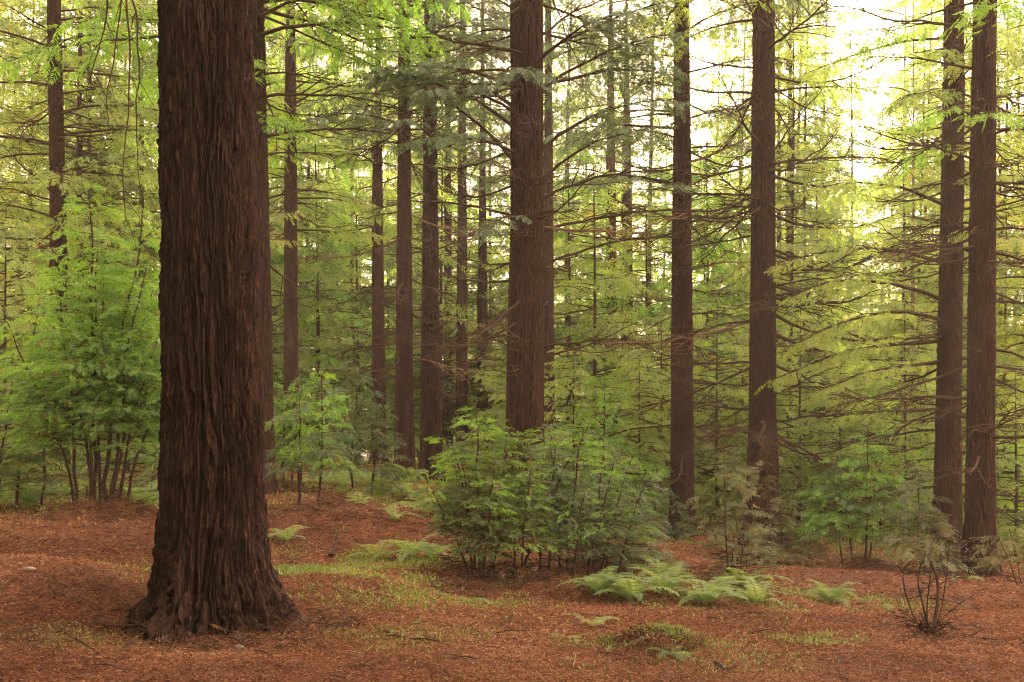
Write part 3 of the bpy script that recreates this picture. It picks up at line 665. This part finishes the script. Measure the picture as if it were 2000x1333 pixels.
# ------------------------------------------------------------------ saplings
def sapling(label, px, d, stems, leaf, seed, Lmax, prof=.8, h0f=.25, lod='hi', sub=.11, sl=.20, gapz=.075, tint=.4, droop=.25, cat='sapling', dead=0, nm='redwood_sapling', group=None, tf=None, e0=.25, dens=1.0, leafb=None):
    """stems: (dx, dy, lean az deg, lean, height, radius)"""
    rng = np.random.default_rng(seed); x0, y0, z0 = G(px, d)
    root = empty(nm, (x0, y0, z0)); tag(root, label, cat, group)
    c = MB(); lst = []; lstb = []
    for (dx, dy, la, le, h, r) in stems:
        n = 14; t = np.linspace(0, 1, n); la = R(la)
        bx, by = x0 + dx, y0 + dy; bz = gh(bx, by) - .04
        w = rng.normal(0, .012, (n, 2)).cumsum(0)
        P = np.stack([bx + math.sin(la) * le * t ** 1.3 * h + w[:, 0] * h * .5, by + math.cos(la) * le * t ** 1.3 * h + w[:, 1] * h * .5, bz + h * t * (1 - .1 * le)], -1)
        s = MB(); s.tube(P, r * (1 - .8 * t) + .003, 7); s.build('stem', M['twig'], root, smooth=True, loc=root.location)
        D = unit(np.gradient(P, axis=0)); hh = h * h0f
        while hh < h:
            tt = hh / h; q, _d = interp_path(P, D, min(tt, .999)); az = rng.uniform(0, 6.283)
            L = Lmax * (h / max(s_[4] for s_ in stems)) * (1 - max(0.0, (tt - h0f) / (1 - h0f)) ** (1 / prof)) * rng.uniform(.55, 1.15) + .08
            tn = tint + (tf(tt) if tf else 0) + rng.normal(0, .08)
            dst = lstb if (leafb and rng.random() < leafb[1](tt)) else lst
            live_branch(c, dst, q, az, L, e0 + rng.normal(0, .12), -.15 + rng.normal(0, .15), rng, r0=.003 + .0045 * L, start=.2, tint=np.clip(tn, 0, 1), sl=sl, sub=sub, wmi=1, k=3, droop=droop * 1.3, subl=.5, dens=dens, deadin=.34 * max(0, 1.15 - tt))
            hh += gapz * rng.uniform(.5, 1.5)
        for _ in range(dead):
            q, _d = interp_path(P, D, rng.uniform(.05, .5)); bare_branch(c, q, rng.uniform(0, 6.28), rng.uniform(.2, .6), .2, -.2, rng, r0=.005, k=3, forks=3, mi=1)
    flush(c, lst, lod, rng, roll=.8)
    mats = [M[leaf], M['twig']]
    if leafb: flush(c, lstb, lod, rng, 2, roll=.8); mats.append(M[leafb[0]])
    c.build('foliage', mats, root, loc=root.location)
    return root

sp = 'redwood saplings in the understorey'
sapling('tall bright green sapling clump with many thin stems, left of the big redwood', 195, 14.2,
        [(-.28, 0, 270, .10, 3.3, .022), (-.16, .1, 280, .03, 4.2, .028), (-.08, -.1, 300, .04, 3.3, .022), (.02, .05, 10, .06, 3.0, .02), (.10, 0, 60, .10, 3.9, .028), (.16, -.08, 80, .14, 3.1, .024), (.24, .05, 90, .22, 3.0, .022),
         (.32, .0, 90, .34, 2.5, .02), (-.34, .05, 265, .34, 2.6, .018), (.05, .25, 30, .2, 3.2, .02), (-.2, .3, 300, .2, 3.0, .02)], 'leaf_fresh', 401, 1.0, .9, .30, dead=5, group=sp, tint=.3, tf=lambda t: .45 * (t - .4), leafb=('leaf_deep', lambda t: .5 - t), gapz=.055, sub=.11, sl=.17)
sapling('second green sapling clump at the left edge of the picture, lower than its neighbour', -20, 15.5, [(0, 0, 300, .1, 2.9, .02), (.3, .1, 60, .12, 3.1, .022), (.6, .3, 60, .15, 2.6, .02), (.2, -.2, 100, .1, 2.3, .018)], 'leaf_deep', 402, .9, .9, .12, group=sp, leafb=('leaf_olive', lambda t: .3), tint=.35, gapz=.075, sub=.11, sl=.17)
sapling('feathery sapling pair on thin upright stems, immediately right of the big redwood', 600, 16,
        [(-.12, 0, 280, .03, 1.9, .02), (.14, .05, 80, .05, 2.0, .02)], 'leaf_blue', 403, .62, .9, .30, group=sp, tint=.45, gapz=.06, leafb=('leaf_fresh', lambda t: .45), droop=.45, dead=3)
sapling('dark stemmed sapling thicket on a little root mound behind the feathery pair', 548, 20.3, [(-.15, 0, 280, .05, 1.9, .03), (.05, 0, 90, .02, 1.7, .02), (.2, .1, 90, .1, 2.0, .02), (.35, 0, 90, .15, 2.3, .02)], 'leaf_deep', 404, .8, .8, .28, lod='mid', group=sp, tint=.5, gapz=.08, droop=.4, leafb=('leaf_fresh', lambda t: .5))
sapling('sapling with drooping sprays standing before the leftmost slim trunk of the centre row', 690, 21, [(0, 0, 0, .02, 2.6, .025), (.3, .3, 80, .1, 1.8, .02)], 'leaf_blue', 405, .85, .9, .18, lod='mid', group=sp, tint=.4, gapz=.07, droop=.5, leafb=('leaf_deep', lambda t: .4))
sapling('wide bushy sapling clump in front of the thick central redwood, left half', 945, 12.0,
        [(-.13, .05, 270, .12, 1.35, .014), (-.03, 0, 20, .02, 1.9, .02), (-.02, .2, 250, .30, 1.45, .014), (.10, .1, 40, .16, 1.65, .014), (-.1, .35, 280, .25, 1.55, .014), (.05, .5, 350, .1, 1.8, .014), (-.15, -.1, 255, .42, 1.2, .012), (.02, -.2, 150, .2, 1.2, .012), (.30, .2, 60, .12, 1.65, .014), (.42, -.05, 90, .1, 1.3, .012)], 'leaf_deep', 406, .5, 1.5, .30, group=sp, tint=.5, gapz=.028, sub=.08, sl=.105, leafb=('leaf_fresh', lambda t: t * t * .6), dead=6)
sapling('wide bushy sapling clump in front of the thick central redwood, right half', 1050, 12.6,
        [(-.2, 0, 75, .42, 1.5, .018), (.15, .1, 20, .10, 1.55, .016), (.35, .15, 80, .12, 1.75, .016), (.55, 0, 80, .22, 1.4, .014), (.75, .3, 85, .25, 1.5, .014), (.05, .3, 0, .1, 1.75, .014), (.95, .3, 80, .3, 1.3, .014), (.3, .6, 300, .1, 1.8, .014), (.6, .5, 60, .15, 1.65, .014), (.4, -.25, 140, .2, 1.05, .012)], 'leaf_blue', 407, .5, 1.5, .26, group=sp, tint=.5, gapz=.030, sub=.08, sl=.105, leafb=('leaf_fresh', lambda t: .05 + .45 * t * t), dead=6)
sapling('small sprig with low sprays at the right foot of the bushy clump', 1185, 13.6, [(0, 0, 80, .1, .95, .014), (.3, .2, 80, .1, 1.1, .012), (-.2, .3, 280, .1, 1.2, .012)], 'leaf_blue', 408, .6, 1.2, .1, group=sp, tint=.45, gapz=.04, sub=.10, sl=.17)
sapling('thin see through grey green sapling between the ferns and the limby redwood', 1421, 12.4, [(0, 0, 80, .02, 1.65, .010), (.08, .1, 90, .08, .9, .006), (.22, .1, 85, .12, 1.0, .006), (.14, -.05, 60, .1, .8, .006)], 'leaf_gray', 409, .58, 1.1, .26, group=sp, tint=.5, gapz=.09, sub=.13, sl=.15, dead=8, dens=.7)
sapling('grey sapling screening the foot of the limby dark redwood', 1500, 19.6, [(0, 0, 0, .03, 2.0, .016), (-.35, .1, 280, .1, 1.6, .012), (.4, .1, 80, .1, 1.7, .012), (.1, -.2, 90, .2, 1.4, .01)], 'leaf_gray', 410, .7, 1.1, .12, group=sp, tint=.6, gapz=.10, lod='mid', droop=.4, dead=10, dens=.7, sub=.15)
sapling('green layered sapling on a dark clod between the ferns and the far right pair', 1690, 19, [(0, 0, 0, .02, 2.3, .02), (-.2, .1, 280, .12, 1.9, .014), (.12, .1, 80, .12, 2.0, .014), (-.35, .2, 270, .1, 1.7, .012)], 'leaf_fresh', 411, 1.05, 1.0, .26, group=sp, tint=.35, gapz=.06, lod='mid', droop=.3, leafb=('leaf_deep', lambda t: .35), dead=3)
sapling('upright sapling with reddish stem just left of the far right pair of redwoods', 1790, 18, [(0, 0, 0, .02, 1.7, .014), (.1, 0, 80, .1, 1.2, .01)], 'leaf_gray', 412, .6, 1.0, .22, group=sp, tint=.35, gapz=.06, lod='mid', droop=.3, dead=4)
sapling('tangled grey sprays crowding the feet of the far right pair of redwoods', 1862, 17, [(-.16, 0, 280, .1, 1.1, .012), (-.05, .2, 250, .1, .8, .01)], 'leaf_gray', 413, .34, 1.1, .2, group=sp, tint=.5, gapz=.16, lod='mid', droop=.3, dead=16, dens=.4, sub=.18)
sapling('sparse little sapling at the foot of the clean redwood with its foot showing', 1352, 23.6, [(-.35, 0, 280, .1, 1.3, .01), (-.7, .1, 280, .1, 1.5, .01)], 'leaf_blue', 414, .4, 1.1, .12, group=sp, tint=.4, gapz=.12, lod='mid', droop=.4, dead=3)
sapling('low green sapling under the left clump, spreading over the fern bank', 60, 17.5, [(0, 0, 280, .1, 1.1, .014), (.8, .2, 60, .1, 1.0, .014), (1.9, 0, 60, .1, .8, .01), (-.6, .3, 200, .1, 1.2, .01)], 'leaf_deep', 415, .7, 1.1, .08, group=sp, tint=.5, gapz=.06, lod='mid')
sapling('wispy twig clump with few leaves at the right edge of the picture', 1992, 15.2, [(0, 0, 280, .35, .9, .007), (.03, 0, 300, .2, 1.0, .006), (.06, 0, 60, .2, .9, .006)], 'leaf_gray', 416, .35, 1.0, .45, group=sp, tint=.6, gapz=.1, dead=4)

# twisted goblet of stems at the right foreground
rng = np.random.default_rng(77)
x0, y0, z0 = G(1812, 9.0); tw = empty('twisted_sapling', (x0, y0, z0))
tag(tw, 'twisted goblet shaped sapling with bowed bare stems and a thin flat top', 'sapling', sp)
c = MB(); lst = []
for (pts, r) in [([(8, 0), (-40, -40), (-60, -120), (-30, -160), (14, -172)], .0085), ([(0, 0), (-12, -50), (-24, -110), (-4, -165), (10, -175)], .011), ([(6, 0), (26, -60), (30, -110), (6, -150), (0, -180)], .014),
                 ([(10, 0), (34, -50), (48, -120), (52, -170), (60, -190)], .007), ([(8, -10), (44, -34), (70, -56), (84, -66)], .005), ([(0, 0), (-8, -60), (4, -120), (14, -178), (30, -200)], .009), ([(10, -4), (36, -16), (60, 4), (72, 20)], .004)]:
    P = np.array([[x0 + a * .72 / FPX * 9, y0 + rng.normal(0, .025), z0 - .02 - b / FPX * 9] for a, b in pts]); tq = np.linspace(0, len(pts) - 1, 16); i0 = np.clip(tq.astype(int), 0, len(pts) - 2)
    # smooth through the points
    def cr(i, u):
        g = lambda k: P[min(max(k, 0), len(P) - 1)]
        return .5 * ((2 * g(i)) + (-g(i - 1) + g(i + 1)) * u + (2 * g(i - 1) - 5 * g(i) + 4 * g(i + 1) - g(i + 2)) * u * u + (-g(i - 1) + 3 * g(i) - 3 * g(i + 1) + g(i + 2)) * u ** 3)
    Q = np.array([cr(i, q - i) for i, q in zip(i0, tq)])
    s = MB(); s.tube(Q, np.linspace(r, r * .5, 16) * (1 + .25 * rng.normal(0, 1, 16).clip(-1, 1)), 7)
    for _k in range(5):
        bare_branch(s, Q[rng.integers(3, 15)], rng.uniform(0, 6.28), rng.uniform(.06, .2), rng.uniform(-.2, .8), rng.uniform(-.4, .6), rng, r0=.0028, k=3, forks=2)
    s.build('stem', M['twig'], tw, smooth=True, loc=tw.location)
    if len(pts) > 4 or r < .005:
        for j in range(3 if len(pts) > 4 else 1):
            az = R(rng.uniform(200, 345))
            live_branch(c, lst, Q[-1], az, rng.uniform(.12, .36), .2, -.6, rng, r0=.004, sub=.13, sl=.11, start=.35, tint=rng.uniform(.3, .9), wmi=1, k=3, droop=.6, dens=.4, subl=.3)
for j in range(10):
    bare_branch(c, np.array([x0 + rng.normal(0, .03), y0, z0 + .02]), rng.uniform(0, 6.28), rng.uniform(.07, .18), .7, .2, rng, r0=.003, k=3, forks=3, mi=1)
flush(c, lst, 'hi', rng); c.build('foliage', [M['leaf_gray'], M['twig']], tw, loc=tw.location)

# ------------------------------------------------------------------ ferns
def fern(label, px, d, n, L, seed, tint=.5, group='ferns on the forest floor', arch=1.5, spread=(0, 360), e0=1.25):
    rng = np.random.default_rng(seed); x0, y0, z0 = G(px, d); root = empty('fern', (x0, y0, z0)); tag(root, label, 'fern', group)
    for i in range(n):
        az = R(spread[0] + (spread[1] - spread[0]) * (i + rng.uniform(-.3, .3)) / n); l = 1.0 * L * rng.uniform(.7, 1.15); m = 16
        a0 = e0 + rng.uniform(-.3, .25)
        P, D = curve(np.array([x0, y0, z0 - .01]), az, l, a0, a0 - arch - rng.uniform(0, .5), m, .03, rng)
        zz = ground_h(P[:, 0], P[:, 1]) + .015; P[:, 2] = np.maximum(P[:, 2], zz)
        f = MB(); f.tube(P, np.linspace(.004, .0015, m), 3, .5)
        ts = np.linspace(.16, .985, int(24 * l / .6) + 7); pb = np.array([interp_path(P, D, t)[0] for t in ts]); db = np.array([interp_path(P, D, t)[1] for t in ts])
        sv = unit(np.cross(db, np.array([0, 0, 1.0]))); wl = l * .21 * np.sin(np.clip((ts - .02) / .98, 0, 1) ** .75 * math.pi) ** .8 + .008
        tn = np.clip(tint + rng.normal(0, .13), 0, 1)
        for sd in (-1, 1):
            dd = unit(sv * sd + db * .35 + rng.normal(0, .08, (len(ts), 3))); nr = unit(np.cross(db, sv) + rng.normal(0, .15, (len(ts), 3)))
            kites(len(ts), pb, dd, wl, wl * .0 + l * .028, nr, np.clip(tn + rng.normal(0, .06, len(ts)), 0, 1), f, droop=.12, wide=.3)
        f.build('frond', M['fern'], root, loc=root.location)
    return root
fern('large pale fern with long arching fronds, left one of the cluster by the bushy saplings', 1232, 11.0, 13, .54, 501)
fern('large pale fern with dark heart, right one of the cluster by the bushy saplings', 1378, 10.9, 14, .54, 502)
fern('loose pale fern at the right end of the cluster near the thin grey green sapling', 1480, 11.3, 9, .46, 522, .6)
fern('blue green fern leaning out of the shade at the foot of the bushy saplings', 1172, 11.3, 9, .55, 503, .25)
fern('fern filling the gap between the two large pale ones', 1300, 11.4, 10, .55, 521, .55)
fern('fern behind the two large ones, below the foot of the clean redwood', 1300, 12.3, 11, .55, 504)
fern('fern fading into dry fronds under the thin grey green sapling', 1455, 12.0, 10, .55, 505, .6)
fern('separate rounded fern on the open litter right of the cluster', 1620, 12.3, 13, .46, 506, .4)
fern('yellow green fern with upright fronds between the big redwood and the bushy saplings', 800, 13.2, 12, .62, 507, .75, e0=1.15)
fern('pair of flat fronds beside a grassy patch left of the yellow green fern', 735, 13.2, 6, .5, 508, .7)
fern('small flattened fern fronds on litter between the rounded fern and the goblet sapling', 1745, 11.9, 5, .34, 509, .5, e0=.5)
fern('green fern sprouting from the mossy stump mound', 1312, 7.75, 8, .22, 510, .2, e0=.8)
fern('little fern left of the mossy stump with two upright fronds', 1160, 9.0, 5, .30, 511, .75, e0=1.2)
fern('bright little fern fronds low on the litter under the yellow green tips', 1105, 8.5, 5, .26, 512, .85, e0=.6)
fern('small fern on the litter in front of the bushy saplings', 925, 10.6, 6, .28, 513, .3, e0=.8)
fern('dark low fern sprig on the path at the lower right', 1590, 8.8, 7, .22, 514, .1, e0=.5)
fern('single light frond on the path in front of the big redwood gap', 815, 9.0, 2, .24, 515, .8, e0=.4)
fern('pale fern half behind the base of the twisted goblet sapling', 1880, 14.2, 5, .35, 516, .5, e0=.6)
rs = random.Random(4)
for px, d in [(770, 15), (835, 16), (700, 17.5), (860, 17), (805, 18.5), (560, 13.5), (845, 12.6)]:
    fern('light green fern on the litter slope between the twig heap and the bushy saplings', px, d, 7, rs.uniform(.4, .6), rs.randrange(9999), .65, group='ferns of the slope behind the big redwood')
for px, d in [(640, 23), (668, 22), (700, 24), (735, 23), (762, 25), (800, 24.5), (690, 26), (825, 22), (745, 21), (655, 25), (720, 27), (780, 22)]:
    fern('light green fern on the sloping fern bank left of the bushy saplings', px, d, 8, rs.uniform(.6, .8), rs.randrange(9999), .65, group='ferns of the bank in the middle distance')
for px, d in [(20, 17), (50, 19), (90, 18), (130, 20), (250, 17.5), (300, 18), (285, 16), (10, 20), (60, 15.8)]:
    fern('green fern on the bank behind the tall bright sapling clump', px, d, 8, rs.uniform(.55, .75), rs.randrange(9999), .5, group='ferns behind the left saplings')

# ------------------------------------------------------------------ litter, grass, mounds
def litter(name, label, zones, mat, lr, wr, lift, mode, seed):
    rng = np.random.default_rng(seed); mb = MB()
    for (y0_, y1, n, ls) in zones:
        y = np.sqrt(rng.uniform(y0_ ** 2, y1 ** 2, n)); x = rng.uniform(-.52, .52, n) * y + rng.normal(0, .3, n)
        if mode == 'green': k = rng.random(n) < green(x, y)
        elif mode == 'brown': k = rng.random(n) < 1.0 - .55 * green(x, y)
        x = x[k]; y = y[k]; m = len(x); z = ground_h(x, y) + np.where(y < 40, (fbm(x * 11, y * 11, 0, 31, 2) - .5) * .03, 0)
        a = rng.uniform(0, 6.283, m)
        if mode == 'green': el = rng.uniform(.1, 1.3, m)
        else: el = rng.normal(.12, .22, m)
        D = np.stack([np.sin(a) * np.cos(el), np.cos(a) * np.cos(el), np.sin(el)], -1)
        P = np.stack([x, y, z + rng.uniform(0, lift, m)], -1)
        N = unit(np.stack([rng.normal(0, .5, m), rng.normal(0, .5, m), np.ones(m)], -1))
        tn = np.clip(rng.normal(.42, .24, m) + (fbm(x * .9, y * .9, 0, 77, 2) - .5) * .5, 0, 1)
        kites(m, P, D, rng.uniform(*lr, m) * ls, rng.uniform(*wr, m) * ls, N, tn, mb, droop=0, wide=.5)
    mats = [M[mat]]
    if mode == 'brown':          # whole fallen sprays among the loose needles
        n = 9000; y = np.sqrt(rng.uniform(4.5 ** 2, 17 ** 2, n)); x = rng.uniform(-.52, .52, n) * y; k = rng.random(n) < (1 - .6 * green(x, y)) * np.clip(fbm(x * 1.7, y * 1.7, 0, 55, 3) * 3.4 - 1.1, .1, 1); x = x[k]; y = y[k]; n = len(x); a = rng.uniform(0, 6.283, n)
        z = ground_h(x, y) + (fbm(x * 11, y * 11, 0, 31, 2) - .5) * .03 + .018
        spray_batch(mb, np.stack([x, y, z], -1), np.stack([np.sin(a), np.cos(a), rng.normal(.1, .15, n)], -1), rng.uniform(.06, .15, n), rng.uniform(0, .8, n), 'hi', rng, 1, .3); mats.append(M['brown_leaf'])
    o = mb.build(name, mats); tag(o, label, None, kind='stuff'); return o
M['litter'] = leaf_mat('litter_flakes', [(0, (.035, .014, .009)), (.3, (.13, .054, .032)), (.6, (.225, .108, .070)), (.87, (.36, .20, .14)), (1, (.42, .26, .16))], .1, .0, (1, .9, .8))
litter('leaf_litter', 'orange brown fallen redwood twigs and needles on the ground', [(4, 8, 240000, .7), (8, 12, 260000, .9), (12, 20, 170000, 1.4), (20, 40, 80000, 2.6)], 'litter', (.018, .065), (.004, .009), .03, 'brown', 601)
litter('grass', 'low green moss and grass between the litter', [(4, 9, 90000, .75), (9, 14, 130000, 1.0), (14, 26, 80000, 1.8), (26, 55, 50000, 4.0)], 'grass', (.02, .06), (.006, .014), .03, 'green', 602)

def twig_mound(label, px, d, n, rad, seed, mat='brown_leaf', h=.18, wood=.5):
    rng = np.random.default_rng(seed); x0, y0, z0 = G(px, d); c = MB(); lst = []
    for i in range(n):
        a = rng.uniform(0, 6.28); rr = rad * math.sqrt(rng.random()); x = x0 + math.cos(a) * rr; y = y0 + math.sin(a) * rr * .8
        z = gh(x, y) + rng.uniform(0, h) * (1 - rr / rad)
        P, D = curve(np.array([x, y, z]), rng.uniform(0, 6.28), rng.uniform(.1, .4), rng.uniform(-.2, .7), rng.uniform(-.9, .1), 5, .15, rng)
        c.tube(P, np.linspace(.004, .002, 5), 3, .5, 1)
        if rng.random() > wood: lst.append((P[2], D[2], rng.uniform(.12, .2), rng.uniform(0, .6)))
    flush(c, lst, 'hi', rng, roll=1)
    o = c.build('twig_pile', [M[mat], M['twig']], loc=(x0, y0, z0)); tag(o, label, 'twig pile', 'piles of dead twigs and sprays'); return o
twig_mound('dark tangle of dead sprays around the stems of the tall bright sapling clump', 200, 13.8, 170, .75, 611)
twig_mound('broad low heap of dry brown twigs in front of the feathery sapling pair', 650, 15.2, 150, .75, 612)
twig_mound('shaded heap of fallen dead sprays under the bushy saplings', 1010, 11.6, 260, 1.15, 613, h=.12)
twig_mound('dark root clod heaped with twigs under the green layered sapling', 1690, 18.6, 70, .35, 614)
twig_mound('small root clump of dead twigs under the thicket behind the feathery pair', 550, 20, 60, .5, 615)
twig_mound('dry bracken litter gathered under the fading fern', 1440, 12.0, 70, .45, 616, h=.1)
twig_mound('tuft of dead shoots at the foot of the twisted goblet sapling', 1818, 9.0, 40, .14, 617, h=.06)
twig_mound('drift of brown sprays piled at the mound of the limby dark redwood', 1500, 20.8, 120, 1.0, 618)

# mossy stump mound
twig_mound('drift of dead sprays banked against the right side of the big foreground redwood', 578, 8.75, 110, .42, 620, h=.08)
twig_mound('thin drift of dead sprays banked against the left foot of the big foreground redwood', 268, 8.7, 80, .36, 621, h=.06)
twig_mound('scatter of dead sprays lying before the foot of the big foreground redwood', 420, 8.15, 90, .55, 622, h=.03)
twig_mound('brown dead sprays and twigs spilling over the front of the mossy stump', 1262, 7.85, 40, .32, 619, h=.05)
rng = np.random.default_rng(88); x0, y0, z0 = G(1275, 8.2); st = MB(); nth, nr = 90, 34
th = np.arange(nth) / nth * 6.2832; rr_ = np.linspace(1, 0, nr); TH, RR = np.meshgrid(th, rr_)
rad = .40 * (1 + .35 * (fbm(np.cos(TH) * 1.4, np.sin(TH) * 1.4, 3, 90, 3) - .5) * 2)
hx = x0 + RR * rad * 1.0 * np.cos(TH); hy = y0 + RR * rad * .8 * np.sin(TH)
def stump_h(x, y, q):
    return ground_h(x, y) + (.02 + .17 * (fbm(x * 5.5, y * 5.5, 0, 91, 4) - .35)) * np.clip(1 - q ** 4, 0, 1) - .02
hz = stump_h(hx.ravel(), hy.ravel(), RR.ravel()).reshape(hx.shape)
i = np.arange(nr - 1)[:, None] * nth; j = np.arange(nth)[None]; j2 = (j + 1) % nth
st.quads(np.stack([hx, hy, hz], -1), np.stack([i + j, i + j2, i + nth + j2, i + nth + j], -1), .5, 0)
for mi_, n, lo_, hi_, keep in ((1, 5200, .012, .035, 1), (2, 4200, .02, .07, 0)):
    a = rng.uniform(0, 6.28, n); q = np.sqrt(rng.random(n)); x = x0 + np.cos(a) * q * .42; y = y0 + np.sin(a) * q * .34
    mk = (fbm(x * 6, y * 6, 0, 95, 3) + .10 * (y - y0) / .3 > .40) if keep else (fbm(x * 6, y * 6, 0, 95, 3) < .50); x = x[mk]; y = y[mk]; q = q[mk]; n = len(x)
    z = stump_h(x, y, q) + .004
    el = rng.uniform(.1, 1.4, n) if keep else rng.normal(.1, .5, n); b = rng.uniform(0, 6.28, n); D = np.stack([np.sin(b) * np.cos(el), np.cos(b) * np.cos(el), np.sin(el)], -1)
    kites(n, np.stack([x, y, z], -1), D, rng.uniform(lo_, hi_, n), rng.uniform(.004, .008, n), unit(rng.normal(0, 1, (n, 3))), np.clip(rng.normal(.35, .3, n), 0, 1), st, mi_)
o = st.build('mossy_stump', [M['bark_far'], M['grass'], M['litter']], loc=(x0, y0, z0)); tag(o, 'low rotten stump mound covered in moss in the centre right foreground', 'stump')

# fallen sticks
def stick(label, px1, py1, px2, py2, d1, d2, r, seed, mat='twig', forks=1):
    rng = np.random.default_rng(seed); n = 12; t = np.linspace(0, 1, n)
    x = at(px1, d1) * (1 - t) + at(px2, d2) * t + rng.normal(0, .008, n); y = d1 * (1 - t) + d2 * t + rng.normal(0, .01, n) + .08 * np.sin(t * 3.1) * rng.normal()
    z = ground_h(x, y) + .022 + .012 * np.sin(t * 6 + seed); mb = MB(); P = np.stack([x, y, z], -1)
    mb.tube(P, np.linspace(r, r * .4, n), 6)
    for k in range(forks):
        i = rng.integers(3, 10); P2, _ = curve(P[i], rng.uniform(0, 6.28), .2, .3, -.1, 5, .1, rng); mb.tube(P2, np.linspace(r * .5, .002, 5), 4)
    o = mb.build('fallen_stick', M[mat], loc=tuple(P[0])); tag(o, label, 'stick', 'sticks lying on the litter')
def dof(py, z=0.0): return (CAM_H - z) * FPX / (py - HZ)
for i, (lab, a, b_, c_, d_, r, m) in enumerate([
    ('long dark stick lying on the mossy litter in the central foreground', 750, 1253, 860, 1268, .013, 'twig'),
    ('thin dark stick continuing right of the long one', 865, 1305, 935, 1312, .010, 'twig'),
    ('curved pale twig near the bottom edge left of centre', 700, 1300, 730, 1275, .006, 'pale_twig'),
    ('thin stick running to the lower edge in front of the big redwood', 120, 1272, 230, 1325, .009, 'twig'),
    ('straight stick left of the foot of the big redwood', 85, 1180, 230, 1172, .010, 'twig'),
    ('short thick reddish branch piece standing out of the grassy patch', 645, 1095, 660, 1078, .030, 'bark_far'),
    ('thin pale stick on the grassy patch right of the big redwood', 590, 1109, 655, 1109, .014, 'pale_twig'),
    ('low thin twig crossing the path in the centre', 680, 1200, 780, 1206, .008, 'twig'),
    ('slender twig on the litter at the crest below the clean redwood', 1310, 1083, 1390, 1092, .012, 'twig'),
    ('curved stick below the right large fern', 1450, 1180, 1505, 1184, .012, 'twig'),
    ('thin twig below the fern cluster', 1380, 1200, 1435, 1203, .008, 'twig'),
    ('dark straight stick at the right edge of the picture', 1920, 1239, 2010, 1240, .012, 'twig'),
    ('flat reddish chip of bark near the bottom edge right of centre', 1400, 1315, 1436, 1320, .016, 'bark_far'),
    ('short dark stick right of the mossy stump', 1462, 1232, 1488, 1244, .012, 'twig'),
    ('thin twig beside the twisted goblet sapling', 1870, 1218, 1950, 1215, .006, 'twig'),
    ('small curled pale twig at the bottom centre right', 1120, 1318, 1132, 1290, .006, 'pale_twig'),
    ('stout dark stick half buried left of the bottom centre', 500, 1292, 545, 1308, .016, 'bark_far'),
    ('thin broken twig lying left of the feathery sapling pair', 520, 955, 570, 998, .012, 'twig')]):
    z1 = .35 if i in (17,) else (.1 if a < 700 and b_ < 1120 else 0)
    stick(lab, a, b_, c_, d_, dof(b_, z1), dof(d_, z1), r, 700 + i, m)

rs = random.Random(21)
for i in range(44):
    d = 7.0 + 8.5 * rs.random() ** 1.5; px = rs.uniform(-20, 2020)
    if abs(px - 410) < 170 and d < 11: continue
    rng = np.random.default_rng(900 + i); x = at(px, d); mb = MB(); P, D = curve(np.array([x, d, 0.0]), rng.uniform(0, 6.28), rng.uniform(.12, .55), 0, 0, 9, .16, rng)
    P[:, 2] = ground_h(P[:, 0], P[:, 1]) + .024 + .02 * np.sin(np.linspace(0, 3.1, 9)) * rng.random(); mb.tube(P, np.linspace(rng.uniform(.003, .007), .002, 9), 5)
    for _ in range(2):
        k = rng.integers(2, 8); P2, _d = curve(P[k], rng.uniform(0, 6.28), rng.uniform(.05, .14), .2, -.1, 5, .15, rng); mb.tube(P2, np.linspace(.003, .0015, 5), 3)
    o = mb.build('fallen_twig', M['pale_twig' if rng.random() < .35 else 'twig'], loc=tuple(P[0])); tag(o, 'short thin dead twig lying loose among the needle litter', 'twig', 'loose twigs scattered on the litter')

def stone(label, px, d, s, seed):
    x0, y0, z0 = G(px, d); nth, nph = 18, 10; th = np.arange(nth) / nth * 6.2832; ph = np.linspace(.05, 3.09, nph); TH, PH = np.meshgrid(th, ph)
    ux, uy, uz = np.sin(PH) * np.cos(TH), np.sin(PH) * np.sin(TH), np.cos(PH); r = s * (.8 + .5 * fbm(ux * 1.7, uy * 1.7, uz * 1.7, seed, 3))
    i = np.arange(nph - 1)[:, None] * nth; j = np.arange(nth)[None]; j2 = (j + 1) % nth
    mb = MB(); mb.quads(np.stack([x0 + ux * r * 1.3, y0 + uy * r, z0 + .015 + uz * r * .5], -1), np.stack([i + j, i + j2, i + nth + j2, i + nth + j], -1))
    o = mb.build('stone', M['stone'], smooth=True, loc=(x0, y0, z0)); tag(o, label, 'stone')
M['stone'] = bark_mat('grey_stone', [(.3, (.16, .15, .14)), (.6, (.28, .26, .25)), (.8, (.4, .38, .36))], .4, .2)
stone('flat grey stone in the litter left of the foot of the big redwood', 55, 9.2, .045, 1)
stone('small pale grey stone in the litter below the foot of the big redwood', 466, 8.05, .030, 2)
stone('grey stone at the lower edge of the grassy patch', 782, 11.0, .03, 3)

# ------------------------------------------------------------------ haze
if HAZE:
    mbh = MB(); x1, y1_, zl, zh = 460, 920, -30, 45
    v = [(x, y, z) for z in (zl, zh) for y in (-460, y1_) for x in (-x1, x1)]
    mbh.quads(v, [(0, 2, 3, 1), (4, 5, 7, 6), (0, 1, 5, 4), (2, 6, 7, 3), (0, 4, 6, 2), (1, 3, 7, 5)])
    m, n, out = new_mat('haze_air'); pv = n.nodes.new('ShaderNodeVolumePrincipled')
    pv.inputs['Color'].default_value = (1, .87, .76, 1); pv.inputs['Density'].default_value = .0008; pv.inputs['Anisotropy'].default_value = .35
    n.links.new(pv.outputs[0], out.inputs['Volume'])
    hz = mbh.build('haze', m); tag(hz, 'thin warm haze between the trees', None, kind='stuff')
print('VERTS', sum(len(o.data.vertices) for o in scn.objects if o.type == 'MESH'), 'OBJ', len(scn.objects))
